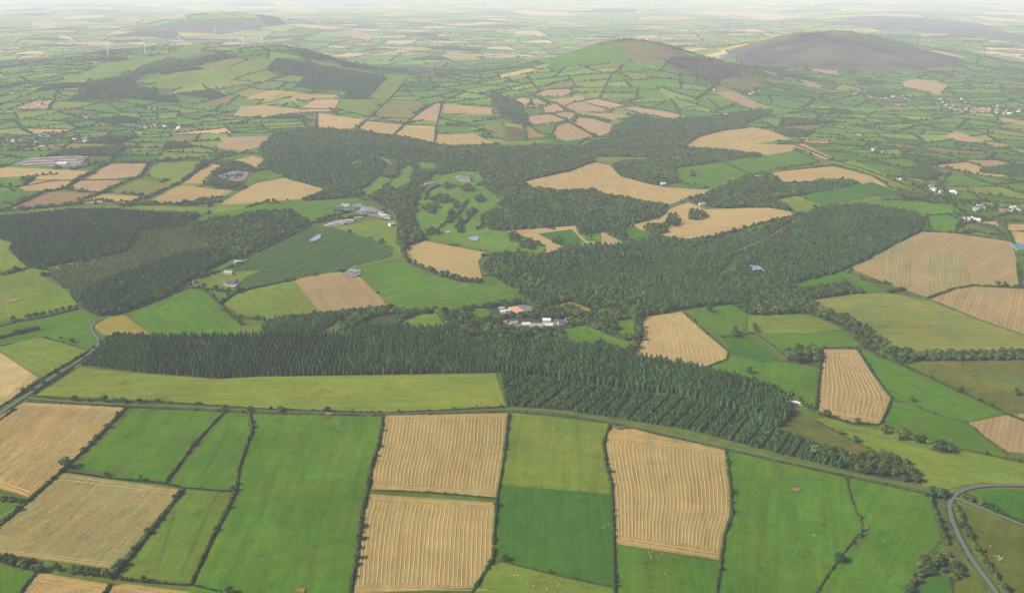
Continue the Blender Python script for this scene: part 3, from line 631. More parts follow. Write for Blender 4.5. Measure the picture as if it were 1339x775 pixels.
# tree rows and hedges of the middle distance (polylines, tree height, spacing)
TREELINES = [
 ([(0, 277), (60, 272), (105, 265), (130, 262), (160, 268), (200, 266), (240, 270), (290, 264)], 8, 9), ([(10, 274), (58, 252), (85, 247), (118, 225), (143, 214)], 8, 8),
 ([(104, 262), (135, 252), (160, 240), (185, 231), (195, 214)], 8, 9), ([(160, 268), (195, 258), (235, 240), (275, 213)], 8, 8), ([(195, 213), (240, 210), (275, 210), (310, 202)], 8, 9),
 ([(25, 262), (60, 251), (85, 248), (130, 252), (145, 251)], 7, 13), ([(160, 253), (195, 258)], 8, 10), ([(22, 245), (75, 236)], 3, 6), ([(95, 236), (160, 235), (180, 232)], 3, 7), ([(30, 243), (48, 230), (75, 228)], 9, 8),
 ([(125, 267), (170, 263)], 8, 14), ([(335, 266), (350, 264)], 8, 20), ([(408, 292), (435, 283), (465, 276)], 7, 6), ([(300, 338), (335, 330), (407, 294)], 6, 7), ([(232, 268), (262, 262), (290, 258)], 8, 7),
 ([(415, 149), (412, 168), (440, 170), (466, 170), (478, 158), (527, 163), (570, 165), (618, 166), (650, 175)], 6, 9), ([(466, 170), (513, 179), (568, 188)], 6, 10), ([(513, 178), (528, 163), (570, 134)], 5, 9), ([(568, 188), (572, 160), (578, 134), (642, 139)], 5, 9),
 ([(480, 157), (508, 132), (532, 104)], 5, 9), ([(440, 142), (480, 153), (535, 156)], 5, 9), ([(305, 153), (345, 155), (390, 152), (416, 148)], 6, 9), ([(390, 122), (440, 123), (450, 130), (560, 133)], 5, 9), ([(380, 133), (392, 143), (440, 143)], 6, 10),
 ([(1005, 226), (1060, 220), (1092, 216), (1140, 230), (1165, 246), (1200, 250)], 5, 7), ([(1040, 190), (1090, 210), (1130, 222), (1200, 250)], 5, 7), ([(945, 212), (985, 229)], 3, 6), ([(1005, 223), (1072, 213), (1040, 197)], 5, 8),
 ([(903, 314), (950, 306), (990, 294), (1036, 283), (1048, 280)], 7, 8), ([(1212, 390), (1250, 377), (1275, 373), (1334, 377)], 2.5, 5), ([(1207, 303), (1250, 305), (1322, 316)], 5, 7), ([(1250, 303), (1255, 288), (1300, 298), (1322, 316)], 6, 7), ([(1326, 318), (1316, 300), (1310, 288), (1330, 290)], 7, 8), ([(1216, 302), (1210, 282), (1250, 280), (1339, 290)], 6, 7),
 ([(1330, 344), (1334, 376)], 3, 6), ([(700, 296), (725, 300)], 5, 8), ([(1255, 287), (1290, 286), (1312, 291)], 6, 8),

 ([(92, 383), (100, 394), (112, 404), (130, 413), (150, 411), (180, 401), (213, 389), (250, 365), (280, 348), (300, 338)], 8, 5.5), ([(130, 448), (150, 439), (200, 441)], 7, 7), ([(18, 328), (30, 343), (50, 352), (60, 353)], 8, 7),
 ([(588, 292), (598, 282), (606, 271), (612, 262)], 7, 7), ([(602, 298), (613, 286), (624, 275)], 6, 8), ([(572, 300), (584, 291), (590, 280)], 6, 8), ([(556, 262), (560, 250), (575, 243)], 8, 8), ([(625, 300), (633, 292), (640, 280)], 8, 7),
 ([(683, 238), (720, 229), (750, 222), (770, 213)], 8, 8), ([(836, 414), (838, 445), (825, 464)], 8, 8), ([(800, 411), (830, 416), (893, 404), (955, 397)], 9, 7),
] + [(off(660, 100, 7.75, p), h, s) for p, h, s in [
 ([(260, 200), (330, 215), (430, 265), (520, 270), (600, 330), (700, 370), (735, 410), (700, 470)], 7, 9), ([(640, 465), (760, 525), (930, 615)], 7, 9), ([(500, 490), (640, 450), (500, 385), (420, 375)], 6, 9), ([(280, 495), (640, 460)], 5, 10),
 ([(760, 400), (900, 410), (1070, 450)], 7, 8), ([(840, 365), (960, 365)], 6, 14), ([(560, 355), (640, 355)], 4, 8), ([(620, 300), (700, 262), (820, 245), (930, 225)], 5, 8), ([(940, 228), (1240, 300)], 5, 9), ([(850, 280), (1100, 335), (1210, 300)], 4, 9),
 ([(400, 210), (530, 205)], 8, 8), ([(600, 195), (720, 185)], 8, 8), ([(80, 225), (270, 200), (440, 130), (650, 125), (820, 190)], 6, 9), ([(270, 235), (250, 290), (160, 350), (200, 450), (330, 570), (480, 600)], 6, 9), ([(190, 490), (220, 640)], 8, 8), ([(480, 590), (520, 490)], 5, 9), ([(0, 660), (400, 630)], 4, 9)]]
CLEAR = [[(640, 402), (664, 401), (673, 399), (690, 402), (697, 412), (655, 414), (640, 412)], [(655, 416), (745, 417), (745, 430), (720, 432), (655, 428)],
 [(435, 270), (470, 264), (515, 282), (525, 298), (510, 290), (455, 290), (425, 297), (420, 290)], [(540, 228), (548, 215), (576, 212), (580, 222), (560, 228)], [(545, 215), (575, 212), (572, 225)], [(587, 229), (622, 226), (625, 238), (595, 242)],
 [(550, 240), (562, 232), (566, 242), (556, 250)], [(275, 232), (305, 222), (330, 226), (318, 242)], [(880, 232), (868, 240), (860, 243), (870, 246)], [(975, 346), (1000, 348), (1002, 358), (982, 356)], [(470, 430), (520, 424), (520, 410), (480, 416)], [(460, 213), (468, 207), (478, 212), (470, 217)], [(478, 248), (510, 240), (520, 232), (500, 234)], [(495, 230), (512, 206), (520, 210), (510, 232)], [(520, 222), (530, 220), (532, 230), (524, 232)],
 [(775, 222), (800, 215), (812, 232)], [(780, 270), (800, 268), (812, 276), (795, 280)]]

ROADS = [
 ('road', 'M_TARMAC', 3.4, [(-60, 580), (0, 541), (33, 519), (60, 499), (92, 479), (120, 461), (132, 447), (122, 437), (117, 428), (124, 420), (140, 414), (152, 410)], 'narrow tarmac lane bending round the dark conifers'),
 ('road', 'M_TRACK', 1.9, [(33, 521), (90, 526), (165, 530), (250, 533), (330, 537), (420, 540), (500, 542), (560, 540), (655, 536), (700, 536), (740, 541), (800, 551), (900, 574), (1000, 597), (1105, 620), (1160, 631), (1205, 640), (1216, 643)], 'straight farm lane between the pasture and the stubble fields'),
 ('road', 'M_TARMAC', 4.2, [(1440, 636), (1345, 635), (1290, 634), (1262, 638), (1247, 645), (1240, 655), (1240, 668), (1246, 685), (1258, 712), (1272, 735), (1290, 758), (1303, 775), (1325, 810)], 'wide grey road curling past the leafy trees'),
 ('road', 'M_TRACK', 3.0, [(1244, 650), (1262, 655), (1290, 669), (1320, 680), (1345, 690), (1440, 720)], 'thin lane leaving the road fork'),
 ('path', 'M_TRACK', 3.0, [(1216, 643), (1203, 636), (1201, 625), (1200, 618)], 'short gravel spur at the end of the copse'),
 ('path', 'M_PALETRACK', 2.6, [(515, 337), (497, 342), (475, 347), (458, 351), (449, 356), (452, 360), (462, 362)], 'pale curved track into the ring shaped yard'),
 ('path', 'M_TRACK', 3.6, [(965, 328), (980, 322), (1005, 311), (1020, 302), (1035, 291), (1045, 287)], 'gravel track through the wood'),
 ('path', 'M_TRACK', 3.6, [(1027, 345), (1030, 338), (1031, 331)], 'short gravel ride inside the conifer wood'),
 ('path', 'M_TRACK', 3.5, [(274, 358), (285, 366), (295, 372)], 'drive to the white farmhouse'),
]

# ------------------------------------------------------------------ fields
ALLF, ALLW = [], []          # world polygons of traced fields and woods

def row_angle(poly, d=None):
    if d is None:
        e = np.roll(poly, -1, 0) - poly
        e = e[np.argmax((e ** 2).sum(1))]
    else:
        e = upoly(d)[1] - upoly(d)[0]
    return math.pi / 2 - math.atan2(e[1], e[0])

def mat_for(k):
    return {'s': M_STUB, 'p': M_STUB, 'q': M_STUB, 'u': M_STUB, 'c': M_CROP, 'e': M_ROUGH, 'n': M_STUBN, 'w': M_STUBN, 'r': M_ROUGH, 'h': M_HEATH, 'b': M_STUB}.get(k, M_GRASS)

NAME = {'s': 'stubble_field', 'q': 'stubble_field', 'u': 'stubble_field', 'e': 'scrub_field', 'p': 'stubble_field', 'n': 'stubble_field', 'w': 'stubble_field', 'b': 'ploughed_field', 'h': 'heather_hill', 'r': 'scrub_field', 't': 'hill_grass_field', 'c': 'crop_field'}
ROWDIR = {0: ((30, 640), (120, 545)), 1: ((60, 720), (150, 640)), 10: ((560, 640), (566, 545)), 11: ((540, 760), (550, 650)), 15: ((860, 715), (860, 570)),
          34: ((310, 400), (390, 380)), 36: ((340, 345), (460, 350))}

def make_field(k, pts, label, lay, group=None, d=None):
    poly = upoly(pts)
    amp = {'h': 45, 't': 22, 'e': 5, 'r': 3}.get(k, 0)
    if amp:            # ragged outline where the vegetation has no fence
        d_ = np.concatenate([poly[i] + (poly[(i + 1) % len(poly)] - poly[i]) * np.linspace(0, 1, 7)[:-1, None] for i in range(len(poly))])
        poly = d_ + amp * np.stack([np.sin(np.arange(len(d_)) * 1.7), np.cos(np.arange(len(d_)) * 1.13 + 1)], -1) * rng.uniform(.3, 1, (len(d_), 1))
    v, f = drape(poly, .25 + .12 * lay)
    if not f: return None, poly
    t = TINT[k]
    jw = .03 if group is None else .12
    j = rng.uniform(1 - jw, 1 + jw); jr = rng.uniform(.97, 1.03)
    o = link(NAME.get(k, 'grass_field'), mesh_of('field', v, f, mat_for(k), True), kind='structure', label=label, category='field',
             tint=(t[0] * j * jr, t[1] * j, t[2] * j), row_angle=row_angle(poly, d))
    if group: o['group'] = group
    return o, poly

NEAR = []
for n, (k, pts, lab) in enumerate(FIELDS):
    o, poly = make_field(k, pts, lab, 1 + (n % 5) * .3 + (2.2 if k == 'u' or 'triangle inside' in lab or 'lawn' in lab else 0), d=ROWDIR.get(n))
    NEAR.append((o, poly)); ALLF.append(poly)
for n, (k, pts) in enumerate(MID):
    o, poly = make_field(k, pts, '%s field among the hedged fields of the middle distance' % KIND[k], 1 + (n % 5) * .3, group='hedged fields of the middle distance')
    ALLF.append(poly)

# straw rows lying on the near stubble: real ridges between two guide lines
def lerp_line(line, t):
    s = np.r_[0, np.cumsum(np.hypot(*np.diff(line, axis=0).T))]
    return np.stack([np.interp(t * s[-1], s, line[:, 0]), np.interp(t * s[-1], s, line[:, 1])], -1)

def ridge(vs, fs, line, w, h):
    d = np.gradient(line, axis=0); d /= np.linalg.norm(d, axis=1, keepdims=True) + 1e-9
    nrm = np.stack([-d[:, 1], d[:, 0]], -1)
    n = len(line)
    jit = .22 * np.sin(np.arange(n) * rng.uniform(.15, .4) + rng.uniform(0, 6)) + rng.normal(0, .07, n)
    c = line + nrm * jit[:, None]
    ww = w * rng.uniform(.75, 1.2, n) * rng.uniform(.8, 1.15); hh = h * rng.uniform(.6, 1.3, n)
    z = ground(c[:, 0], c[:, 1]) + .25
    b = len(vs)
    for q in range(n):
        l = c[q] - nrm[q] * ww[q]; r = c[q] + nrm[q] * ww[q]
        vs += [(l[0], l[1], z[q] + .18), (c[q][0], c[q][1], z[q] + hh[q] * .5 + .32), (r[0], r[1], z[q] + .18)]
        if q:
            p = b + 3 * q
            fs += [(p - 3, p, p + 1, p - 2), (p - 2, p + 1, p + 2, p - 1)]

def swaths(parent, left, right, sp=5.0, w=1.25, h=.35, t0=.05, t1=.95, heads=2, gap=0.0, poly=None):
    L, Rr = upoly(left), upoly(right)
    tt = np.linspace(0, 1, 60)
    A, B = lerp_line(L, tt), lerp_line(Rr, tt)
    width = np.hypot(*(A - B).T).mean()
    n = int(width / sp)
    vs, fs = [], []
    length = np.hypot(*np.diff(A, axis=0).T).sum()
    ns = max(8, int(length / 5))
    ts = np.linspace(t0, t1, ns)
    A, B = lerp_line(L, ts), lerp_line(Rr, ts)
    for q in range(n):
        f = (q + .6) / n
        if gap and rng.random() < gap: continue
        a0 = int(rng.uniform(0, 2)); a1 = ns - int(rng.uniform(0, 2))
        line = A + (B - A) * f
        line = line[a0:a1]
        if poly is not None:
            line = line[inside(poly, line[:, 0], line[:, 1])]
        if len(line) > 3: ridge(vs, fs, line, w, h)
    for e in range(heads):
        for tq in (t0 * (e + .5) / heads, 1 - (1 - t1) * (e + .5) / heads):
            a, b = lerp_line(L, np.array([tq]))[0], lerp_line(Rr, np.array([tq]))[0]
            m = max(6, int(np.hypot(*(a - b)) / 5))
            ff = np.linspace(.02, .98, m)[:, None]
            ridge(vs, fs, a + (b - a) * ff, w, h)
    me = mesh_of('straw_rows', vs, fs, M_STRAW)
    link('straw_rows', me, parent, kind='stuff')

swaths(NEAR[0][0], [(-120, 592), (-10, 546), (33, 527)], [(0, 639), (37, 650), (80, 615), (117, 582), (164, 533)][1:], 4.2, .75)
swaths(NEAR[1][0], [(-160, 703), (-60, 700), (40, 656), (82, 620)], [(150, 742), (195, 692), (237, 641)], 3.4, .45, .14, .06, .93, 2, .3)
swaths(NEAR[4][0], [(60, 751), (22, 790)], [(141, 765), (122, 800)], 5, .8, .3, .3, 1, 2)
swaths(NEAR[5][0], [(165, 765), (120, 820)], [(320, 798), (300, 826)], 5, .8, .3, .3, 1, 2)
swaths(NEAR[10][0], [(505, 543), (498, 582), (489, 612), (487, 638)], [(661, 541), (659, 582), (654, 612), (648, 649)], 4.0, .72)
swaths(NEAR[11][0], [(485, 648), (475, 681), (469, 728), (465, 774)], [(646, 658), (644, 690), (643, 728), (641, 775)], 4.0, .72, heads=1, poly=NEAR[11][1])
swaths(NEAR[15][0], [(798, 566), (794, 582), (798, 612), (804, 638), (807, 709)], [(945, 588), (952, 643), (952, 673), (943, 699), (939, 730)], 4.0, .72)
swaths(NEAR[51][0], [(838, 417), (840, 445), (828, 464)], [(889, 409), (918, 434), (948, 462), (946, 470), (918, 479)], 4.8, 1.0, .4)
swaths(NEAR[52][0], [(1077, 458), (1072, 539)], [(1119, 458), (1139, 488), (1160, 521), (1149, 552)], 4.6, .8)
swaths(NEAR[25][0], [(-80, 442), (0, 462), (48, 494)], [(-80, 575), (-40, 556), (-2, 533)], 5, 1.1)

# ------------------------------------------------------------------ lanes, ponds, yards
def ribbon(pts, width):
    L = upoly(pts)
    s = np.r_[0, np.cumsum(np.hypot(*np.diff(L, axis=0).T))]
    n = max(4, int(s[-1] / 12))
    # smooth the polyline a little
    t = np.linspace(0, s[-1], n)
    c = np.stack([np.interp(t, s, L[:, 0]), np.interp(t, s, L[:, 1])], -1)
    for _ in range(3): c[1:-1] = .25 * c[:-2] + .5 * c[1:-1] + .25 * c[2:]
    d = np.gradient(c, axis=0); d /= np.linalg.norm(d, axis=1, keepdims=True)
    nr = np.stack([-d[:, 1], d[:, 0]], -1) * width / 2
    return c, np.concatenate([c + nr, (c - nr)[::-1]])

ROADLINES = []
for n, (nm, mt, w, pts, lab) in enumerate(ROADS):
    c, poly = ribbon(pts, w)
    ROADLINES.append((c, w))
    nn = len(c)
    vs, fs = [], []
    for q in range(nn - 1):          # lay it quad by quad on the terrain
        quad = np.array([c[q] * 0 + poly[q], poly[q + 1], poly[2 * nn - 2 - q], poly[2 * nn - 1 - q]])
        if np.cross(quad[1] - quad[0], quad[2] - quad[0]) < 0: quad = quad[::-1]
        v, f = drape(quad, 1.05 + .05 * n)
        b = len(vs); vs += v; fs += [[b + i for i in ff] for ff in f]
    link(nm, mesh_of(nm, vs, fs, globals()[mt], True), kind='structure', label=lab, category='road' if nm == 'road' else 'track')
    if nm == 'road':   # green verge on both sides
        vs, fs = [], []
        cc, pv = ribbon(pts, w + (2.6 if w > 2 else 1.2))
        for q in range(len(cc) - 1):
            quad = np.array([pv[q], pv[q + 1], pv[2 * nn - 2 - q], pv[2 * nn - 1 - q]])
            if np.cross(quad[1] - quad[0], quad[2] - quad[0]) < 0: quad = quad[::-1]
            v, f = drape(quad, .85 + .03 * n)
            b = len(vs); vs += v; fs += [[b + i for i in ff] for ff in f]
        link('verge_field', mesh_of('verge', vs, fs, M_ROUGH, True), kind='structure', label='rough grass verge of a lane', tint=(.042, .058, .012), row_angle=0.0)

m, t, b = new_mat('pond_water', .06)
b.inputs['Base Color'].default_value = (.16, .18, .19, 1); b.inputs['Specular IOR Level'].default_value = .5
geo = nd(t, 'ShaderNodeNewGeometry'); nz = noise(t, geo.outputs['Position'], .5, 2)
bp = nd(t, 'ShaderNodeBump'); bp.inputs['Strength'].default_value = .03; t.links.new(nz.outputs['Fac'], bp.inputs['Height']); t.links.new(bp.outputs[0], b.inputs['Normal'])
M_WATER = m
def patch(name, pts, mat, layer, label, cat, **kw):
    p = upoly(pts)
    if np.cross(p[1] - p[0], p[2] - p[1]) < 0 and len(p) == 3: p = p[::-1]
    v, f = drape(p, layer)
    ALLF.append(p)
    return link(name, mesh_of(name, v, f, mat, True), kind='structure', label=label, category=cat, **kw)

def blob(cx, cy, rx, ry, tilt=0, n=18, wob=.12):
    out = []
    for q in range(n):
        a = 2 * math.pi * q / n
        r = 1 + wob * math.sin(3 * a + cx) + wob * .6 * math.sin(5 * a + cy)
        x, y = rx * r * math.cos(a), ry * r * math.sin(a)
        out.append((cx + x, cy + y - tilt * x))
    return out
patch('pond_water', blob(413, 312, 7.5, 3.2, .45), M_WATER, 1.6, 'shining pond in the dark striped crop', 'pond')
patch('pond_water', blob(620, 312.5, 6.5, 3, .0), M_WATER, 1.6, 'grey pond at the lower end of the golf course', 'pond')
patch('pond_water', blob(586, 304, 4.5, 1.6, .0), M_WATER, 1.6, 'small pond beside trees on the golf course', 'pond')
patch('pond_water', [(976, 347), (985, 348), (992, 348), (999, 354), (999, 357), (990, 356), (982, 355), (984, 351)], M_WATER, 1.6, 'pale pond hidden in the dark wood', 'pond')
patch('arena_field', [(663, 403), (676, 401), (686, 408), (673, 411.5)], M_ARENA, 1.7, 'pink sand riding arena beside the farm', 'arena')
patch('yard_path', [(676, 400), (688, 399), (698, 403), (694, 412), (686, 411), (687, 408)], M_YARD, 1.6, 'grey yard beside the pink arena', 'yard')
patch('yard_path', [(652, 406), (662, 404), (671, 411), (655, 412)], M_YARD, 1.6, 'concrete yard in front of the barns', 'yard')
patch('yard_path', [(661, 423), (712, 423), (735, 419), (745, 424), (722, 429), (700, 430), (665, 427)], M_YARD, 1.6, 'gravel courtyards between the white farm houses', 'yard')
patch('yard_path', blob(462, 357.5, 11.5, 5, .05), M_YARD, 1.6, 'ring shaped grey yard at the tan field corner', 'yard')
patch('yard_path', [(20, 214), (45, 207), (75, 205), (100, 204), (112, 208), (105, 218), (80, 219), (40, 217)], M_YARD, 1.6, 'wide storage yard with rows of stacked pallets', 'yard')
patch('yard_path', [(284, 231), (305, 224), (326, 226), (320, 237), (300, 238)], M_YARD, 1.6, 'depot yard among trees', 'yard')
patch('yard_path', [(424, 294), (440, 288), (462, 287), (464, 291), (440, 297), (428, 298)], M_YARD, 1.6, 'pale stand with parked white caravans', 'yard')
patch('yard_path', [(440, 272), (470, 270), (496, 274), (512, 288), (500, 286), (470, 280)], M_YARD, 1.6, 'paved streets of the grey roofed estate', 'yard')
patch('yard_path', [(291, 372), (306, 369), (314, 371), (306, 377), (296, 376)], M_PALETRACK, 1.7, 'white gravel court of the farmhouse', 'yard')
for (x, y, a, bb, lab) in [(1041, 641, 6, 2.2, 'reddish bare earth scrape in the wide green field'), (394, 773, 6, 3, 'bare earth patch in the largest green field'), (1131, 691, 3.5, 3, 'bare gap worn in the bent hedge'), (430, 542, 5, 1.6, 'bare gateway beside the farm lane'), (581, 637, 0.1, .1, '')]:
    if lab: patch('bare_ground', blob(x, y, a, bb, 0, 14, .25), M_EARTH, 1.5, lab, 'bare ground')
patch('bare_ground', blob(16, 393, 9, 2.2, 0, 14, .3), M_EARTH, 1.5, 'bare earth hollow in the yellow green field', 'bare ground')
patch('bare_ground', blob(812, 560, 7, 2, 0, 14, .3), M_ROUGH, 1.5, 'mossy mound at the stubble gateway', 'bare ground', tint=(.06, .07, .02), row_angle=0.)

# pale headland lines of the striped crop field
for q, (p0, p1) in enumerate([((322, 350), (398, 360)), ((338, 343), (405, 356)), ((330, 338), (345, 352)), ((352, 333), (430, 351)), ((368, 324), (460, 345)), ((383, 314), (490, 337))]):
    c, poly = ribbon([p0, p1], 3.0 if q < 2 else 1.6)
    if np.cross(poly[1] - poly[0], poly[2] - poly[1]) < 0 and len(poly) < 4: poly = poly[::-1]
    v, f = drape(poly, 1.4 + .03 * q)
    link('grass_path', mesh_of('grass_path', v, f, M_GRASS, True), kind='structure', label='pale grass strip across the dark crop', tint=(.055, .09, .022), row_angle=0.0)

for q, (pts, lab) in enumerate([([(385, 544), (392, 600), (400, 680), (404, 790)], 'worn wheel track down the largest green field'), ([(232, 642), (222, 690), (205, 745)], 'worn wheel track down the grass strip'), ([(286, 641), (262, 690), (235, 755)], 'second wheel track down the grass strip'),
        ([(300, 545), (290, 575), (262, 626)], 'wheel track across the narrow green field'), ([(1015, 604), (1000, 660), (985, 790)], 'faint wheel track down the wide green field'), ([(962, 668), (990, 690), (1010, 740)], 'faint path leaving the kinked hedge'),
        ([(470, 700), (420, 712), (330, 728)], 'faint path across the largest green field'), ([(941, 400), (938, 418), (936, 438)], 'faint path down the field beside the fan shaped stubble')]):
    for sd in (-1, 1):
        c, poly = ribbon(pts, .5)
        d = np.gradient(c, axis=0); d /= np.linalg.norm(d, axis=1, keepdims=True)
        poly = poly + np.concatenate([np.stack([-d[:, 1], d[:, 0]], -1), np.stack([-d[:, 1], d[:, 0]], -1)[::-1]]) * 1.0 * sd
        v, f = drape(poly, .75 + .02 * q)
        link('wheel_track_path', mesh_of('wheel_track', v, f, M_GRASS, True), kind='structure', label=lab, tint=(.082, .125, .016), row_angle=0.0)

# ------------------------------------------------------------------ plant shapes
def leaf_cloud(pts, nrm, size, up=.35):
    """Quads at pts facing roughly nrm; returns verts, faces."""
    n = len(pts)
    nr = nrm + rng.normal(0, .45, (n, 3)); nr[:, 2] += up
    nr /= np.linalg.norm(nr, axis=1, keepdims=True)
    a = np.cross(nr, rng.normal(0, 1, (n, 3))); a /= np.linalg.norm(a, axis=1, keepdims=True)
    b = np.cross(nr, a)
    s = size * rng.uniform(.6, 1.35, (n, 1))
    v = np.stack([pts - a * s - b * s * .7, pts + a * s - b * s * .5, pts + a * s * .8 + b * s * .8, pts - a * s * .6 + b * s], 1).reshape(-1, 3)
    return v, np.arange(4 * n).reshape(-1, 4)

def tube(path, radii, sides=6):
    path = np.array(path, float); n = len(path)
    v = []
    for q in range(n):
        d = path[min(q + 1, n - 1)] - path[max(q - 1, 0)]; d /= np.linalg.norm(d)
        a = np.cross(d, (0.3, 1, .1)); a /= np.linalg.norm(a); b = np.cross(d, a)
        for s in range(sides):
            t = 2 * math.pi * s / sides
            v.append(path[q] + radii[q] * (a * math.cos(t) + b * math.sin(t)))
    f = [(q * sides + s, q * sides + (s + 1) % sides, (q + 1) * sides + (s + 1) % sides, (q + 1) * sides + s) for q in range(n - 1) for s in range(sides)]
    return v, f

def join(parts):
    vs, fs = [], []
    for v, f in parts:
        b = len(vs); vs += [tuple(map(float, p)) for p in v]; fs += [tuple(int(i) + b for i in ff) for ff in f]
    return vs, fs

def broadleaf(seed, nleaf=320, spread=.42):
    """Unit-height tree: trunk mesh data, crown mesh data."""
    r = np.random.default_rng(seed)
    lobes = []
    k = 7 + seed % 3
    for q in range(k):
        a = q * 2.4 + r.uniform(0, .6)
        rad = r.uniform(.10, .24) if q else 0
        z = r.uniform(.36, .72) if q else .78
        lobes.append((rad * math.cos(a), rad * math.sin(a), z, r.uniform(.15, .23)))
    P, N = [], []
    per = nleaf // k
    for (x, y, z, s) in lobes:
        d = r.normal(0, 1, (per, 3)); d /= np.linalg.norm(d, axis=1, keepdims=True)
        rr = s * r.uniform(.72, 1.08, (per, 1))
        P.append(np.array([x, y, z]) + d * rr * [1, 1, .85]); N.append(d)
    P, N = np.concatenate(P), np.concatenate(N)
    P[:, 0] *= spread / .42; P[:, 1] *= spread / .42
    crown = leaf_cloud(P, N, .058)
    parts = [tube([(0, 0, -.04), (.008, 0, .2), (0, .01, .42), (.01, 0, .68)], [.036, .026, .019, .007])]
    for (x, y, z, s) in lobes[1:5]:
        parts.append(tube([(0, 0, .26), (x * .55, y * .55, z * .62 + .06), (x, y, z)], [.016, .011, .004], 5))
    return join(parts), join([crown])

def conifer(seed, n=120, wid=.17, base=.10):
    """Unit-height spruce: a bushy rounded cone of drooping needle sprays with a short leader."""
    r = np.random.default_rng(seed)
    t = np.sort(r.uniform(0, 1, n) ** 1.15)
    a = np.arange(n) * 2.39996 + r.uniform(-.5, .5, n)
    prof = wid * (1 - t ** 2.5) ** .75 * (1 + .22 * np.sin(a * 2 + seed)) * r.uniform(.7, 1.12, n) + .012
    P = np.stack([prof * np.cos(a), prof * np.sin(a), base + (1 - base) * t * .95], -1)
    N = np.stack([np.cos(a), np.sin(a), .55 + 0 * a], -1)
    v, f = leaf_cloud(P, N, wid * .27, .2)
    b = len(v)
    v = np.concatenate([v, [(.02, 0, .9), (-.014, .016, .9), (-.014, -.016, .9), (0, 0, .985)]])
    f = [tuple(q) for q in f] + [(b, b + 1, b + 3), (b + 1, b + 2, b + 3), (b + 2, b, b + 3)]
    trunk = tube([(0, 0, -.03), (0, 0, .35), (0, 0, .9)], [.016, .011, .003], 5)
    return join([trunk]), join([(v, f)])

def bush(seed, n=34):
    r = np.random.default_rng(seed)
    d = r.normal(0, 1, (n, 3)); d /= np.linalg.norm(d, axis=1, keepdims=True)
    d[:, 2] = np.abs(d[:, 2])
    P = d * r.uniform(.34, .54, (n, 1)) * [1, 1, 1.5] + [0, 0, .18]
    return join([leaf_cloud(P, d, .19)])

CONES = [conifer(s, 210, w) for s, w in ((1, .17), (2, .20), (3, .16), (4, .22), (5, .18))]
YOUNGS = [conifer(s, 120, w, .04) for s, w in ((11, .28), (12, .33), (13, .26), (14, .36))]
BROADS = [broadleaf(s, 330, w) for s, w in ((21, .42), (22, .48), (23, .4), (24, .52), (25, .45))]
BUSHES = [bush(s) for s in (31, 32, 33, 34)]

def proto_mesh(nm, data, mat): return mesh_of(nm, data[0], data[1], mat)
ME = {'conifer': [(proto_mesh('trunk', t_, M_BARK), proto_mesh('crown', c_, M_CONIFER)) for t_, c_ in CONES],
      'young': [(proto_mesh('trunk', t_, M_BARK), proto_mesh('crown', c_, M_LARCH)) for t_, c_ in YOUNGS],
      'broadleaf': [(proto_mesh('trunk', t_, M_BARK), proto_mesh('crown', c_, M_LEAF)) for t_, c_ in BROADS]}
def whole(nm, td, cd, mats):
    vs, fs = join([td, cd]); me = mesh_of(nm, vs, fs, mats)
    k = np.zeros(len(fs), int); k[len(td[1]):] = 1
    me.polygons.foreach_set('material_index', k); return me
PROTO = {}
for key, src, mt in (('conifer', CONES, M_CONIFER), ('young', YOUNGS, M_LARCH), ('broadleaf', BROADS, M_LEAF)):
    PROTO[key] = [bpy.data.objects.new(key + '_form', whole(key, t_, c_, [M_BARK, mt])) for t_, c_ in src]
PROTO['bush'] = [bpy.data.objects.new('bush_form', proto_mesh('bush', b_, M_HEDGE)) for b_ in BUSHES]

def scatter_group(key):
    ng = bpy.data.node_groups.new('scatter_' + key, 'GeometryNodeTree')
    ng.interface.new_socket('Geometry', in_out='INPUT', socket_type='NodeSocketGeometry')
    ng.interface.new_socket('Geometry', in_out='OUTPUT', socket_type='NodeSocketGeometry')
    gi, go = ng.nodes.new('NodeGroupInput'), ng.nodes.new('NodeGroupOutput')
    g2i = ng.nodes.new('GeometryNodeGeometryToInstance')
    for ob in reversed(PROTO[key]):
        oi = ng.nodes.new('GeometryNodeObjectInfo'); oi.inputs['Object'].default_value = ob
        ng.links.new(oi.outputs['Geometry'], g2i.inputs[0])
    iop = ng.nodes.new('GeometryNodeInstanceOnPoints')
    def attr(nm, dt):
        n = ng.nodes.new('GeometryNodeInputNamedAttribute'); n.data_type = dt; n.inputs['Name'].default_value = nm
        return next(s for s in n.outputs if s.enabled and s.name == 'Attribute')
    ng.links.new(gi.outputs[0], iop.inputs['Points'])
    ng.links.new(g2i.outputs[0], iop.inputs['Instance'])
    iop.inputs['Pick Instance'].default_value = True
    ng.links.new(attr('form', 'INT'), iop.inputs['Instance Index'])
    ng.links.new(attr('turn', 'FLOAT_VECTOR'), iop.inputs['Rotation'])
    ng.links.new(attr('size', 'FLOAT_VECTOR'), iop.inputs['Scale'])
    ng.links.new(iop.outputs[0], go.inputs[0])
    return ng
GROUPS = {k: scatter_group(k) for k in PROTO}

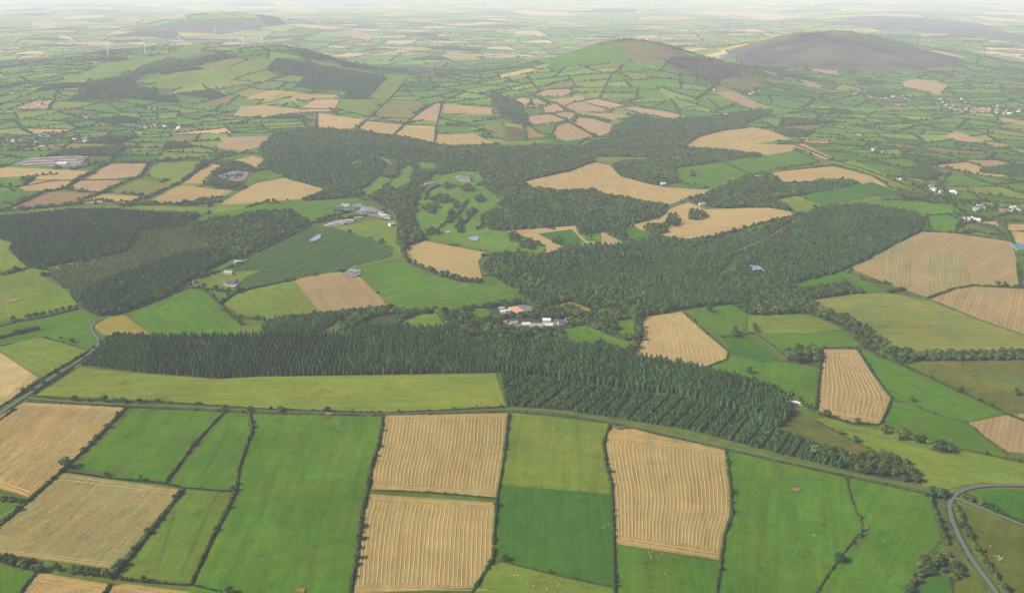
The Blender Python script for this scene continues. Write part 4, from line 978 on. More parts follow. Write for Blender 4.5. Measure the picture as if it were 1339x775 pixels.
NINST = 0
def scatter(name, key, xy, size, label, cat, sink=0.0):
    """size: (n,3). One 'stuff' object of many plants."""
    global NINST
    n = len(xy)
    if not n: return
    NINST += n
    z = ground(xy[:, 0], xy[:, 1]) - sink
    me = bpy.data.meshes.new(name)
    me.vertices.add(n)
    me.vertices.foreach_set('co', np.column_stack([xy, z]).astype(np.float32).ravel())
    me.attributes.new('form', 'INT', 'POINT').data.foreach_set('value', rng.integers(0, len(PROTO[key]), n).astype(np.int32))
    tr = np.zeros((n, 3), np.float32); tr[:, 2] = rng.uniform(0, 6.28, n)
    me.attributes.new('turn', 'FLOAT_VECTOR', 'POINT').data.foreach_set('vector', tr.ravel())
    me.attributes.new('size', 'FLOAT_VECTOR', 'POINT').data.foreach_set('vector', size.astype(np.float32).ravel())
    o = link(name, me, kind='stuff', label=label, category=cat)
    md = o.modifiers.new('scatter', 'NODES'); md.node_group = GROUPS[key]
    return o

def tree_at(kind, name, x, y, h, label, cat, group, wide=1.0):
    rt = bpy.data.objects.new(name, None); C.objects.link(rt)
    rt.empty_display_size = 1
    rt.location = (x, y, gh(x, y)); rt.rotation_euler = (0, 0, random.uniform(0, 6.28)); rt.scale = (h * wide, h * wide, h)
    rt['label'] = label; rt['category'] = cat
    if group: rt['group'] = group
    tm, cm = random.choice(ME[kind])
    link('trunk', tm, rt); link('crown', cm, rt)
    return rt

# ------------------------------------------------------------------ woods
for k, pts, *_ in WOODS:
    ALLW.append(upoly(pts))
FPOLY = ALLF[:]           # trees keep out of every traced field, pond and yard
CLR = [upoly(c) for c in CLEAR]
HOUSE_XY = []

def free(x, y, margin_roads=True, clear=True):
    ok = np.ones(len(x), bool)
    for p in FPOLY:
        b0, b1 = p.min(0), p.max(0)
        s = ok & (x > b0[0]) & (x < b1[0]) & (y > b0[1]) & (y < b1[1])
        if s.any():
            q = np.where(s)[0]; ok[q[inside(p, x[q], y[q])]] = False
    if clear:
        for p in CLR:
            ok &= ~inside(p, x, y)
    if margin_roads:
        for c, w in ROADLINES:
            b0, b1 = c.min(0) - 9, c.max(0) + 9
            s = np.where(ok & (x > b0[0]) & (x < b1[0]) & (y > b0[1]) & (y < b1[1]))[0]
            if len(s):
                d = np.full(len(s), 1e9)
                for q in range(0, len(c)):
                    d = np.minimum(d, (x[s] - c[q, 0]) ** 2 + (y[s] - c[q, 1]) ** 2)
                ok[s[d < (w / 2 + 4.5) ** 2]] = False
    return ok

def fill(poly, sr, si, ang, jit):
    c = poly.mean(0)
    r = np.hypot(*(poly - c).T).max()
    a = np.arange(-r, r, sr); b = np.arange(-r, r, si)
    A, B = np.meshgrid(a, b)
    A = A + rng.normal(0, jit * sr, A.shape); B = B + rng.normal(0, jit * 1.4 * si, B.shape)
    # rows along B
    dx, dy = math.cos(ang), math.sin(ang)
    x = (c[0] + A * dy + B * dx).ravel(); y = (c[1] - A * dx + B * dy).ravel()
    k = inside(poly, x, y)
    return x[k], y[k], A.ravel()[k], B.ravel()[k]

ROWS = [w[6] for w in WOODS if w[0] == 'conifer' and w[5] >= 14]
BLOCKS = [p_ for w_, p_ in zip(WOODS, ALLW) if w_[6].startswith(('smooth dark block', 'low scrubby'))]
POOL = {'conifer': [], 'young': [], 'broadleaf': []}
for (kind, pts, sr, si, d, ht, lab), poly in zip(WOODS, ALLW):
    v, f = drape(poly, .12)
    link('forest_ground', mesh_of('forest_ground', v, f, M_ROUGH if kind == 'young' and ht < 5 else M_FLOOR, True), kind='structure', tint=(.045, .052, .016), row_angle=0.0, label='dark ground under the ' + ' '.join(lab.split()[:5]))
    ht = ht * {'conifer': .72, 'young': .82, 'broadleaf': .9, 'mixed': .8}[kind]
    if d is not None:
        e = upoly(d); e = e[1] - e[0]; ang = math.atan2(e[1], e[0])
    else:
        ang = rng.uniform(0, 3)
    x, y, A, B = fill(poly, sr, si, ang, .13 if d is not None and kind != 'broadleaf' else .3)
    k = free(x, y)
    if 'racks' in lab:
        k &= (np.mod(A, 18.0) > 4.0)
        rd = upoly([(808, 543), (826, 518)])      # the grassy ride
        dd = rd[1] - rd[0]; L2 = (dd ** 2).sum()
        t = np.clip(((x - rd[0][0]) * dd[0] + (y - rd[0][1]) * dd[1]) / L2, 0, 1)
        k &= np.hypot(x - rd[0][0] - t * dd[0], y - rd[0][1] - t * dd[1]) > 4
    if lab.startswith('wide dark wood'):
        for p_ in BLOCKS: k &= ~inside(p_, x, y)
    k &= rng.random(len(x)) > .03
    # irregular gaps
    gap = np.sin(x / 37 + 1) * np.sin(y / 51) + .6 * np.sin(x / 13 + y / 17)
    k &= (gap < 1.42)
    x, y = x[k], y[k]
    hh = ht * (1 + .10 * np.sin(x / 45) * np.sin(y / 60)) * rng.uniform(.72, 1.2, len(x))
    if kind == 'mixed':
        sel = (np.sin(x / 210 + .7) * np.sin(y / 260 + .3) + .3 * rng.normal(size=len(x))) > .42
        parts = [('conifer', sel), ('broadleaf', ~sel)]
    else:
        parts = [(kind, np.ones(len(x), bool))]
        if kind == 'broadleaf' and len(x) > 200:
            sel = rng.random(len(x)) < .08; parts = [('conifer', sel), ('broadleaf', ~sel)]
    for kk, s in parts:
        xs, ys, hs = x[s], y[s], hh[s]
        wd = {'conifer': sr * .235 / (ht * .17) * 1.0, 'young': sr * .26 / (ht * .27) * 1.35, 'broadleaf': .95 * sr / (ht * .62)}[kk]
        wd = min(max(wd, .8), 2.2)
        if kk == 'conifer': wd *= 1.45
        if kk == 'broadleaf': hs = hs * rng.uniform(.8, 1.15, len(hs))
        POOL[kk].append((lab, np.column_stack([xs, ys, hs, np.full(len(xs), wd * (.62 if lab in ROWS and kk == 'conifer' else 1)) * rng.uniform(.85, 1.2, len(xs))])))

SHORT = {'tallest spruce stand on the far side of the young plantation': 'tallest stand behind the young plantation'}
short = lambda l: SHORT.get(l, l)
KN = {'conifer': ('spruce_tree', 'dark spruce tree standing in the ', 'conifer'), 'young': ('young_conifer_tree', 'young conifer standing in the ', 'conifer'), 'broadleaf': ('broadleaf_tree', 'rounded leafy tree standing in the ', 'tree')}
for kk, lst in POOL.items():
    allp = np.concatenate([p for _, p in lst])
    d = np.hypot(allp[:, 0], allp[:, 1])
    # the photograph's frame
    inv = (np.abs(allp[:, 0]) < .49 * allp[:, 1])
    d = np.where(inv, d, 1e9)
    lim = np.partition(d, 219)[219]
    for lab, p in lst:
        dd = np.hypot(p[:, 0], p[:, 1])
        one = (dd <= lim) & (np.abs(p[:, 0]) < .49 * p[:, 1])
        for x, y, h, w in p[one]:
            tree_at(kk, KN[kk][0], x, y, h, KN[kk][1] + short(lab), KN[kk][2], lab, w)
        q = p[~one]
        scatter({'conifer': 'spruce_forest', 'young': 'young_conifer_forest', 'broadleaf': 'broadleaf_forest'}[kk], kk, q[:, :2], np.column_stack([q[:, 2] * q[:, 3], q[:, 2] * q[:, 3], q[:, 2]]), lab, 'forest')

# clumps on the golf course and in the stubble, tree lines of the middle distance
cx_, cs_ = [], []
for (u, v, ru, rv) in CLUMPS:
    p = upoly(blob(u, v, ru, rv, 0, 14, .15))
    x, y, A, B = fill(p, 7, 7, .4, .25)
    h = rng.uniform(7, 12, len(x))
    cx_.append(np.column_stack([x, y])); cs_.append(np.column_stack([h * .95, h * .95, h]))
scatter('copse_forest', 'broadleaf', np.concatenate(cx_), np.concatenate(cs_), 'rounded clumps of trees on the golf course and in the stubble', 'copse')

def along(line, sp, jit):
    s = np.r_[0, np.cumsum(np.hypot(*np.diff(line, axis=0).T))]
    n = max(2, int(s[-1] / sp))
    t = np.linspace(0, s[-1], n)
    p = np.stack([np.interp(t, s, line[:, 0]), np.interp(t, s, line[:, 1])], -1)
    return p + rng.normal(0, jit, p.shape)
bx_, bs_, tx_, ts_ = [], [], [], []
for pts, h, sp in TREELINES:
    L = upoly(pts)
    p = along(L, sp * rng.uniform(.9, 1.1), 1.2)
    p = p[rng.random(len(p)) > .2]
    hh = h * rng.uniform(.55, 1.35, len(p))
    if h > 4.5:
        tx_.append(p); ts_.append(np.column_stack([hh * 1.15, hh * 1.15, hh]))
    b = along(L, 3.2, .5); hb = rng.uniform(2, 3.6, len(b))
    bx_.append(b); bs_.append(np.column_stack([hb * 1.5, hb * 1.5, hb]))

# ------------------------------------------------------------------ the far patchwork of hedged fields
CELLS, SEGS = [], []
def split(poly, depth=0):
    c = poly.mean(0)
    x, y = poly[:, 0], poly[:, 1]
    area = .5 * abs(np.dot(x, np.roll(y, -1)) - np.dot(y, np.roll(x, -1)))
    D = c[1]
    target = (1.7e4 if D < 4500 else 2.3e4 if D < 6500 else 5.5e4 if D < 9500 else 1.6e5 if D < 14000 else 4e5) * random.uniform(.6, 1.9)
    if area < target or depth > 40:
        CELLS.append(poly); return
    e = poly - c
    u, s, vt = np.linalg.svd(e, full_matrices=False)
    d = vt[0]
    a = math.atan2(d[1], d[0]) + math.pi / 2 + random.gauss(0, .16)
    o = c + d * random.uniform(-.18, .18) * s[0] / math.sqrt(len(poly)) * 1.2
    ax, ay = o; bx, by = o[0] + math.cos(a) * 1e3, o[1] + math.sin(a) * 1e3
    A = clip_half([tuple(p) for p in poly], ax, ay, bx, by); B = clip_half([tuple(p) for p in poly], bx, by, ax, ay)
    if len(A) < 3 or len(B) < 3:
        CELLS.append(poly); return
    on = [p for p in A if abs((bx - ax) * (p[1] - ay) - (by - ay) * (p[0] - ax)) < 1.0]
    if len(on) >= 2: SEGS.append((np.array(on[0]), np.array(on[-1])))
    split(np.array(A), depth + 1); split(np.array(B), depth + 1)

bands = [(1550, 2600), (2600, 4200), (4200, 7000), (7000, 11000), (11000, 17000), (17000, 27500)]
for y0, y1 in bands:
    nb = random.choice([3, 4, 5])
    lo = [-1] + [-1 + 2 * (q + random.uniform(-.3, .3)) / nb for q in range(1, nb)] + [1]
    hi = [-1] + [-1 + 2 * (q + random.uniform(-.3, .3)) / nb for q in range(1, nb)] + [1]
    w0, w1 = .56 * y0 + 120, .56 * y1 + 120
    for q in range(nb):
        split(np.array([(lo[q] * w0, y0), (lo[q + 1] * w0, y0), (hi[q + 1] * w1, y1), (hi[q] * w1, y1)]))

TRACED = ALLF + ALLW
TB = [(p.min(0), p.max(0)) for p in TRACED]
def covered(x, y):
    r = np.zeros(len(x), bool)
    for p, (b0, b1) in zip(TRACED, TB):
        s = np.where(~r & (x > b0[0]) & (x < b1[0]) & (y > b0[1]) & (y < b1[1]))[0]
        if len(s): r[s[inside(p, x[s], y[s])]] = True
    return r
cen = np.array([c.mean(0) for c in CELLS])
cov = covered(cen[:, 0], cen[:, 1])
keep = [i for i in range(len(CELLS)) if not cov[i]]
keep.sort(key=lambda i: cen[i][1])
pal = [('g', .46), ('l', .25), ('d', .08), ('o', .07), ('s', .055), ('p', .05), ('y', .035)]
names = [k for k, _ in pal]; wts = np.array([w for _, w in pal]); wts /= wts.sum()
far_v, far_f, far_c, wood_pts = [], [], [], []
single = 0
for i in keep:
    poly = CELLS[i]; c = cen[i]; D = c[1]
    w = wts.copy()
    if D > 6500: light_lift = 1.45  # tint brightened with distance: far sunlight and haze put into field colour
    else: light_lift = 1.15 if D > 3300 else 1.0
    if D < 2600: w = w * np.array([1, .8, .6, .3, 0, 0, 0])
    if D > 7000: w = w * np.array([.5, 1.8, .3, 1.2, 2.6, 2.0, 2.6])  # paler kinds weighted up far out, imitating a sunlit plain
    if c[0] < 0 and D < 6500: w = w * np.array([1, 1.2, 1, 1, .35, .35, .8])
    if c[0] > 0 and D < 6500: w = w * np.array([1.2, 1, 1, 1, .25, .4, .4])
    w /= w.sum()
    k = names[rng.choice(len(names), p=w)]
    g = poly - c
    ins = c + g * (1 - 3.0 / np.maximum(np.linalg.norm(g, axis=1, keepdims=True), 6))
    t = np.array(TINT[k]) * light_lift * rng.uniform(.82, 1.18) * np.array([rng.uniform(.9, 1.1), 1, rng.uniform(.9, 1.1)])
    if D > 6000 and k in 'sp': t = .5 * t + .5 * np.array([.30, .235, .125])  # far stubble paled further, distant brightness painted into its tint
    if rng.random() < (.05 if D < 7000 else .06) and D > 2600:
        t = np.array([.026, .034, .014]); wood_pts.append(poly)
    if np.cross(poly[1] - poly[0], poly[2] - poly[0]) < 0: ins = ins[::-1]
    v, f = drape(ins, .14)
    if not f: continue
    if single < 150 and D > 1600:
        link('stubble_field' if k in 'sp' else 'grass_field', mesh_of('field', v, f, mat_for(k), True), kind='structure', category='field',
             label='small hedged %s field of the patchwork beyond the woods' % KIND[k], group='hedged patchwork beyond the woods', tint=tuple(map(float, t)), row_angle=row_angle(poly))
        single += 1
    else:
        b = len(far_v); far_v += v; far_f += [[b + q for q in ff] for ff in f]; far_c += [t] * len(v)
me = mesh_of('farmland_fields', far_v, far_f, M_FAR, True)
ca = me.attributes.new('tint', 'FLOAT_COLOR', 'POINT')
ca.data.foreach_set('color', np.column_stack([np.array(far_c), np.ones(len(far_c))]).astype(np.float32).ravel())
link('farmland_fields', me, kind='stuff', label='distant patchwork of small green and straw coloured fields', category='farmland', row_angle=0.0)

# hedges and hedgerow trees of the patchwork
for a, b in SEGS:
    D = .5 * (a[1] + b[1])
    if D > 17000: continue
    L = np.array([a, b]); mid = .5 * (a + b)
    n = 5
    L = np.array([a + (b - a) * q / (n - 1) for q in range(n)])
    nv = (b - a)[::-1] * [-1, 1]; nv = nv / (np.linalg.norm(nv) + 1e-9)
    L[1:-1] += nv * rng.normal(0, .012 * np.hypot(*(b - a)), (n - 2, 1))
    fac = 1.0 if D < 6500 else 1.5 if D < 10000 else 2.6
    p = along(L, 5.0 * fac, .8 * fac)
    k = ~covered(p[:, 0], p[:, 1]) & (rng.random(len(p)) > .12)
    p = p[k]; hb = rng.uniform(2.6, 5.2, len(p))
    hb = hb * (1 if D < 6000 else .75)
    bx_.append(p); bs_.append(np.column_stack([hb * 1.6 * fac, hb * 1.6 * fac, hb * fac ** .5]))
    dens = rng.choice([.15, .5, 1.0]) * (1 if D < 7000 else .6)
    q = along(L, 11 * fac / dens, 2.5)
    k = ~covered(q[:, 0], q[:, 1]) & (rng.random(len(q)) > .3)
    q = q[k]; ht = rng.uniform(6, 12, len(q))
    tx_.append(q); ts_.append(np.column_stack([ht * 1.15 * fac, ht * 1.15 * fac, ht]))
for poly in wood_pts:
    D = poly[:, 1].mean()
    sp = 9 if D < 6000 else 16 if D < 10000 else 30
    x, y, A, B = fill(poly, sp, sp, rng.uniform(0, 3), .25)
    k = ~covered(x, y); x, y = x[k], y[k]
    h = rng.uniform(9, 14, len(x))
    tx_.append(np.column_stack([x, y])); ts_.append(np.column_stack([h * sp / 8, h * sp / 8, h]))
def vis(p, s):
    k = np.abs(p[:, 0]) < .56 * p[:, 1] + 60
    return p[k], s[k]
p, s = vis(np.concatenate(bx_), np.concatenate(bs_))
scatter('hedgerow_foliage', 'bush', p, s, 'dark hedges dividing the distant fields', 'hedges')
p, s = vis(np.concatenate(tx_), np.concatenate(ts_))
scatter('hedgerow_tree_foliage', 'broadleaf', p, s, 'trees standing along the distant hedges and in small copses', 'trees')

# ------------------------------------------------------------------ near hedges, one object each
HEDGES = [
 ([(165, 533), (140, 559), (117, 583), (98, 600), (80, 617), (40, 653), (0, 687), (-60, 735)], 2.2, 2.4, 'thick hedge between the two striped stubble fields'),
 ([(82, 616), (150, 626), (215, 632), (240, 638), (308, 643)], 1.4, 1.6, 'low hedge along the top of the sheep stubble'),
 ([(293, 539), (272, 561), (252, 583), (217, 631)], 1.9, 1.9, 'straight dark hedge between two green fields'),
 ([(326, 541), (330, 563), (323, 582), (313, 611), (309, 642), (295, 672), (278, 702), (250, 763)], 2.2, 2.1, 'wavering hedge along the largest green field'),
 ([(240, 640), (222, 664), (195, 698), (168, 731), (151, 748)], 2.2, 2.4, 'bushy hedge between sheep stubble and grass strip'),
 ([(152, 749), (160, 758), (205, 762), (250, 765), (300, 776)], 1.5, 1.6, 'low hedge at the foot of the grass strip'),
 ([(144, 765), (134, 780), (120, 805)], 2.4, 2.6, 'short hedge parting two stubble corners'),
 ([(47, 750), (32, 768), (18, 790)], 2.2, 2.2, 'hedge beside the dark green paddock corner'),
 ([(501, 544), (495, 582), (486, 608), (481, 637), (472, 681), (466, 728), (455, 790)], 2.4, 2.3, 'dark wall hedge between the largest green field and stubble'),
 ([(490, 641), (520, 642), (560, 644), (600, 647), (648, 652)], 1.3, 1.7, 'short low hedge parting two golden stubble fields'),
 ([(666, 540), (661, 582), (656, 620), (650, 652), (646, 700), (645, 730), (632, 752), (620, 771), (612, 790)], 1.8, 1.8, 'long hedge right of the upright stubble rows'),
 ([(797, 556), (789, 580), (793, 610), (800, 636), (802, 700), (804, 790)], 1.9, 1.9, 'bent hedge between dark green square and stubble'),
 ([(647, 731), (670, 737), (720, 750), (790, 765), (802, 767)], 1.2, 1.5, 'thin pale stony hedge under the dark green square'),
 ([(949, 588), (956, 643), (957, 674), (947, 700), (943, 734), (934, 790)], 1.9, 1.8, 'kinked hedge along the bent stubble field'),
 ([(1106, 623), (1112, 653), (1121, 673), (1129, 691), (1113, 711), (1096, 731), (1060, 785)], 1.7, 1.8, 'bowed hedge between two wide green fields'),
 ([(45, 518), (100, 523), (190, 525), (260, 529), (330, 534), (420, 538), (500, 540), (580, 537), (660, 532)], 1.5, 1.6, 'hedge between the long pasture and the lane'),
 ([(36, 525), (100, 529), (165, 532.5), (250, 536), (330, 540), (420, 543), (500, 544.5)], 1.2, 1.4, 'trimmed hedge on the near side of the lane'),
 ([(505, 542.5), (580, 542), (662, 538.5)], 1.0, 1.2, 'trimmed hedge above the upright stubble rows'),
 ([(668, 538.5), (735, 544), (800, 554), (900, 577), (1000, 600), (1105, 623), (1213, 646)], 1.2, 1.3, 'trimmed hedge between the lane and wide green fields'),
 ([(-20, 545), (0, 532), (34, 511), (60, 492), (90, 475), (117, 459)], 1.9, 1.9, 'hedge beside the lane below the yellow green field'),
 ([(-20, 563), (0, 549), (20, 535)], 1.8, 1.8, 'short hedge between lane and striped stubble'),
 ([(42, 516), (66, 500), (96, 481)], 1.9, 2.0, 'hedge at the narrow end of the long pasture'),
 ([(1071, 541), (1090, 548), (1115, 554), (1151, 556), (1160, 538), (1166, 521), (1141, 487), (1121, 456), (1098, 455), (1076, 455)], 1.7, 1.8, 'thin hedge ringing the upright stubble field'),
 ([(1075, 457), (1072, 480), (1069, 510), (1067, 535)], 2.6, 2.6, 'bushy hedge between green field and upright stubble'),
 ([(891, 406), (907, 420), (921, 433), (953, 460), (951, 470), (920, 482), (895, 481)], 1.6, 1.7, 'hedge curling round the fan shaped stubble'),
 ([(1126, 454), (1160, 469), (1200, 487), (1260, 515), (1315, 541), (1345, 553)], 2.6, 2.8, 'dark hedge between heath and long green slope'),
 ([(1166, 523), (1190, 527), (1215, 540), (1265, 553), (1290, 575), (1318, 595)], 1.3, 1.5, 'thin hedge between the two green slopes'),
 ([(1155, 557), (1200, 569), (1250, 586), (1310, 599), (1345, 606)], 1.6, 1.9, 'gappy hedge under the row of round trees'),
 ([(1066, 550), (1100, 569), (1150, 594)], 1.5, 1.6, 'hedge along the brown scrub clearing'),
 ([(1215, 648), (1222, 668), (1230, 690), (1238, 712)], 3.8, 3.6, 'tall overgrown hedge beside the rough bracken strip'),
 ([(1250, 662), (1256, 680), (1268, 703), (1280, 724), (1297, 750), (1318, 780)], 3.8, 3.8, 'tall overgrown hedge along the winding road'),
 ([(1262, 650), (1276, 655), (1290, 663), (1320, 677), (1345, 687)], 3.0, 3.0, 'brownish overgrown hedge beside the thin lane'),
 ([(1236, 652), (1236, 668), (1243, 688), (1254, 713), (1270, 738)], 1.2, 1.3, 'low hedge on the verge of the winding road'),
 ([(-40, 440), (0, 427), (20, 422), (60, 415), (103, 404)], 1.9, 2.1, 'hedge under the row of small trees'),
 ([(0, 443), (18, 438), (35, 434), (50, 431)], 5.2, 4.4, 'thick dark thicket in the green field'),
 ([(55, 441), (80, 447), (116, 458)], 1.2, 1.3, 'thin hedge above the field inside the lane bend'),
 ([(152, 411), (180, 404), (213, 390), (245, 377)], 2.4, 2.4, 'hedge along the tall conifer block'),
 ([(268, 380), (284, 395), (300, 412), (316, 425)], 3.0, 3.0, 'hedge beside the bright green field behind the plantation'),
 ([(290, 397), (307, 384), (330, 377), (386, 366)], 2.6, 2.6, 'hedge between the white farmhouse and the light green field'),
 ([(943, 441), (960, 440), (985, 436), (1003, 447), (1022, 462)], 1.8, 1.9, 'hedge above the small dark green field'),
 ([(955, 464), (990, 473), (1022, 473), (1072, 480)], 1.4, 1.6, 'hedge under the small dark green field'),
 ([(1003, 507), (1022, 515), (1040, 524), (1072, 543)], 4.5, 4.0, 'tall hedge sheltering the white roofed shed'),
 ([(656, 488), (660, 510), (663, 531)], 2.6, 2.4, 'hedge between the long pasture and young plantation'),
 ([(0, 654), (15, 655), (32, 657), (38, 654)], 4.2, 4.2, 'row of dense bushes behind the small green paddock'),
 ([(300, 413), (350, 420), (415, 410), (505, 402), (530, 410), (610, 405)], 2.6, 2.6, 'hedge under the tan square field'),
]
bush_np = [(np.array(v), np.array(f)) for v, f in BUSHES]
for pts, h, w, lab in HEDGES:
    h, w = h * 1.15, w * 1.2
    L = upoly(pts)
    p = along(L, max(1.0, w * .5), .22)
    z = ground(p[:, 0], p[:, 1])
    V, F, nb = [], [], 0
    lump = 1 + .22 * np.sin(np.arange(len(p)) / 5.1 + rng.uniform(0, 6)) * rng.uniform(.5, 1.2)
    for q in range(len(p)):
        if rng.random() < .05: continue
        v, f = bush_np[rng.integers(4)]
        a = rng.uniform(0, 6.28); ca, sa = math.cos(a), math.sin(a)
        s = rng.uniform(.75, 1.25); big = rng.uniform(1.5, 2.3) if rng.random() < .07 else 1.0
        sh, sw = h * s * lump[q] * big, w * s * (big ** .6)
        vv = np.column_stack([(v[:, 0] * ca - v[:, 1] * sa) * sw * 1.15 + p[q, 0], (v[:, 0] * sa + v[:, 1] * ca) * sw * 1.15 + p[q, 1], v[:, 2] * sh + z[q] - .1])
        V.append(vv); F.append(f + nb); nb += len(vv)
    V, F = np.concatenate(V), np.concatenate(F)
    link('hedge', mesh_of('hedge', V.tolist(), F.tolist(), M_HEDGE), label=lab, category='hedge', group='hedges between the near fields')

# ------------------------------------------------------------------ single trees in the near hedges
TREES = [
 ([(86, 612, 10)], 'round tree at the corner of striped stubble and sheep stubble'),
 ([(75, 746, 6), (95, 749, 6), (108, 750, 6), (115, 751, 6), (122, 752, 6), (130, 753, 6), (138, 754, 6), (144, 756, 5)], 'small dark tree in the row under the sheep stubble'),
 ([(151, 747, 6)], 'dark tree at the meeting of four hedges'), ([(187, 761, 5)], 'lone bushy tree at the foot of the grass strip'), ([(299, 776, 6)], 'bushy tree in the corner of the largest green field'),
 ([(98, 524, 6), (115, 525, 4), (137, 525, 7), (149, 526, 5), (160, 527, 6), (182, 527, 5), (293, 535, 5), (326, 537, 5), (366, 538, 6), (460, 540, 4)], 'small tree in the hedge of the long pasture beside the lane'),
 ([(40, 510, 6), (57, 503, 6), (107, 467, 5), (123, 456, 4), (88, 478, 4), (76, 489, 4)], 'bushy tree beside the lane below the young plantation'),
 ([(80, 444, 5), (95, 448, 6)], 'lone bush in the green field inside the lane bend'),
 ([(17, 419, 6), (37, 417, 7), (47, 415, 7), (57, 413, 6), (66, 411, 6), (74, 409, 6), (82, 407, 6), (92, 405, 6), (100, 404, 6)], 'small tree in the row above the green field'),
 ([(140, 412, 9), (146, 411, 8)], 'pale round tree at the lane bend under the conifers'),
 ([(1154, 567, 9), (1178, 574, 11)], 'big round dark tree in the green hollow'), ([(1196, 578, 8), (1205, 580, 9), (1218, 586, 9), (1230, 590, 11), (1240, 592, 8)], 'round tree in the row above the green hollow'),
 ([(1099, 568, 5), (1117, 578, 7)], 'bushy tree at the edge of the scrub clearing'), ([(1081, 546, 8)], 'round tree at the foot of the upright stubble'), ([(1121, 554, 6)], 'pointed small tree under the upright stubble'),
 ([(1327, 516, 8)], 'lone round tree on the rough heath'), ([(1275, 494, 3), (1258, 477, 3), (1146, 467, 3)], 'small dark bush on the rough ground'),
 ([(979, 488, 8)], 'lone tall tree in the green field above the plantation'), ([(951, 500, 9), (998, 507, 8), (1010, 512, 8), (1018, 517, 7)], 'tree sheltering the white roofed shed'),
 ([(928, 408, 8)], 'lone tree in the field beside the fan shaped stubble'), ([(1192, 525, 6)], 'bushy tree between the two green slopes'),
 ([(1097, 734, 7)], 'bushy tree in the bowed hedge between wide green fields'), ([(1215, 650, 8), (1222, 648, 8), (1229, 651, 8), (1234, 648, 6)], 'tree at the fork of the winding road'),
 ([(1263, 652, 6), (1272, 656, 6), (1284, 661, 6), (1296, 665, 5)], 'brownish tree in the hedge of the thin lane'), ([(1258, 690, 5), (1266, 702, 6), (1278, 722, 6), (1288, 738, 5)], 'small tree in the overgrown hedge of the winding road'),
 ([(660, 733, 5)], 'stunted tree at the corner of the dark green square'), ([(183, 628, 5), (140, 622, 4)], 'small tree in the hedge above the sheep stubble'), ([(305, 642, 5)], 'bushy tree at the corner of the narrow green field'),
 ([(228, 652, 4), (193, 698, 5), (175, 720, 4), (158, 740, 6)], 'small tree in the bushy hedge of the grass strip'), ([(905, 230, 9)], 'single dark tree in the bright green field'), ([(835, 418, 9), (836, 445, 9), (832, 456, 8)], 'yellowish tree beside the fan shaped stubble'),
 ([(473, 690, 4), (470, 705, 5), (467, 730, 5)], 'bush tree in the dark wall hedge'), ([(350, 266, 9), (376, 263, 5)], 'lone tree on the edge of golden stubble'),
]
for pts, lab in TREES:
    for u, v, h in pts:
        x, y = unproj(u, v)
        tree_at('broadleaf', 'hedgerow_tree', x, y, h * 1.45, lab, 'tree', lab if len(pts) > 1 else None, rng.uniform(1.1, 1.45))

for pts, h, w, lab in HEDGES:
    if h < 1.5: continue
    L = upoly(pts)
    for x, y in along(L, 48, 4 * 0 + .5)[1:-1]:
        if rng.random() < .45: continue
        tree_at('broadleaf', 'hedgerow_tree', x + rng.normal(0, .4), y + rng.normal(0, .4), rng.uniform(3.4, 7.5), 'small tree growing in the ' + lab, 'tree', 'small trees in the ' + lab, rng.uniform(1.0, 1.5))

# ------------------------------------------------------------------ buildings
M_WHITE = plain('white_render', (.42, .4, .36), .85, .06)
M_CREAM = plain('cream_render', (.40, .35, .26), .85, .06)
M_STONE = plain('grey_stone', (.2, .185, .16), .9, .15)
M_SLATE = plain('slate_roof', (.075, .075, .08), .6, .15, .5, .4)
M_GREYR = plain('grey_sheet_roof', (.2, .2, .2), .5, .1, .4, .4)
M_WHITER = plain('white_sheet_roof', (.40, .40, .39), .5, .08, .4, .4)
M_TILE = plain('red_tile_roof', (.2, .09, .055), .8, .15, .5)
M_TEAL = plain('teal_sheet_roof', (.06, .15, .16), .5, .1, .4, .4)
M_GLASS = plain('window_glass', (.05, .06, .07), .1, .1, .5, .6)
M_DOOR = plain('door_paint', (.10, .09, .07))
M_TURB = plain('turbine_white', (.6, .61, .62), .4, .02, .5, .4)

def box(x0, x1, y0, y1, z0, z1):
    v = [(x, y, z) for z in (z0, z1) for x, y in ((x0, y0), (x1, y0), (x1, y1), (x0, y1))]
    return v, [(3, 2, 1, 0), (4, 5, 6, 7), (0, 1, 5, 4), (1, 2, 6, 5), (2, 3, 7, 6), (3, 0, 4, 7)]

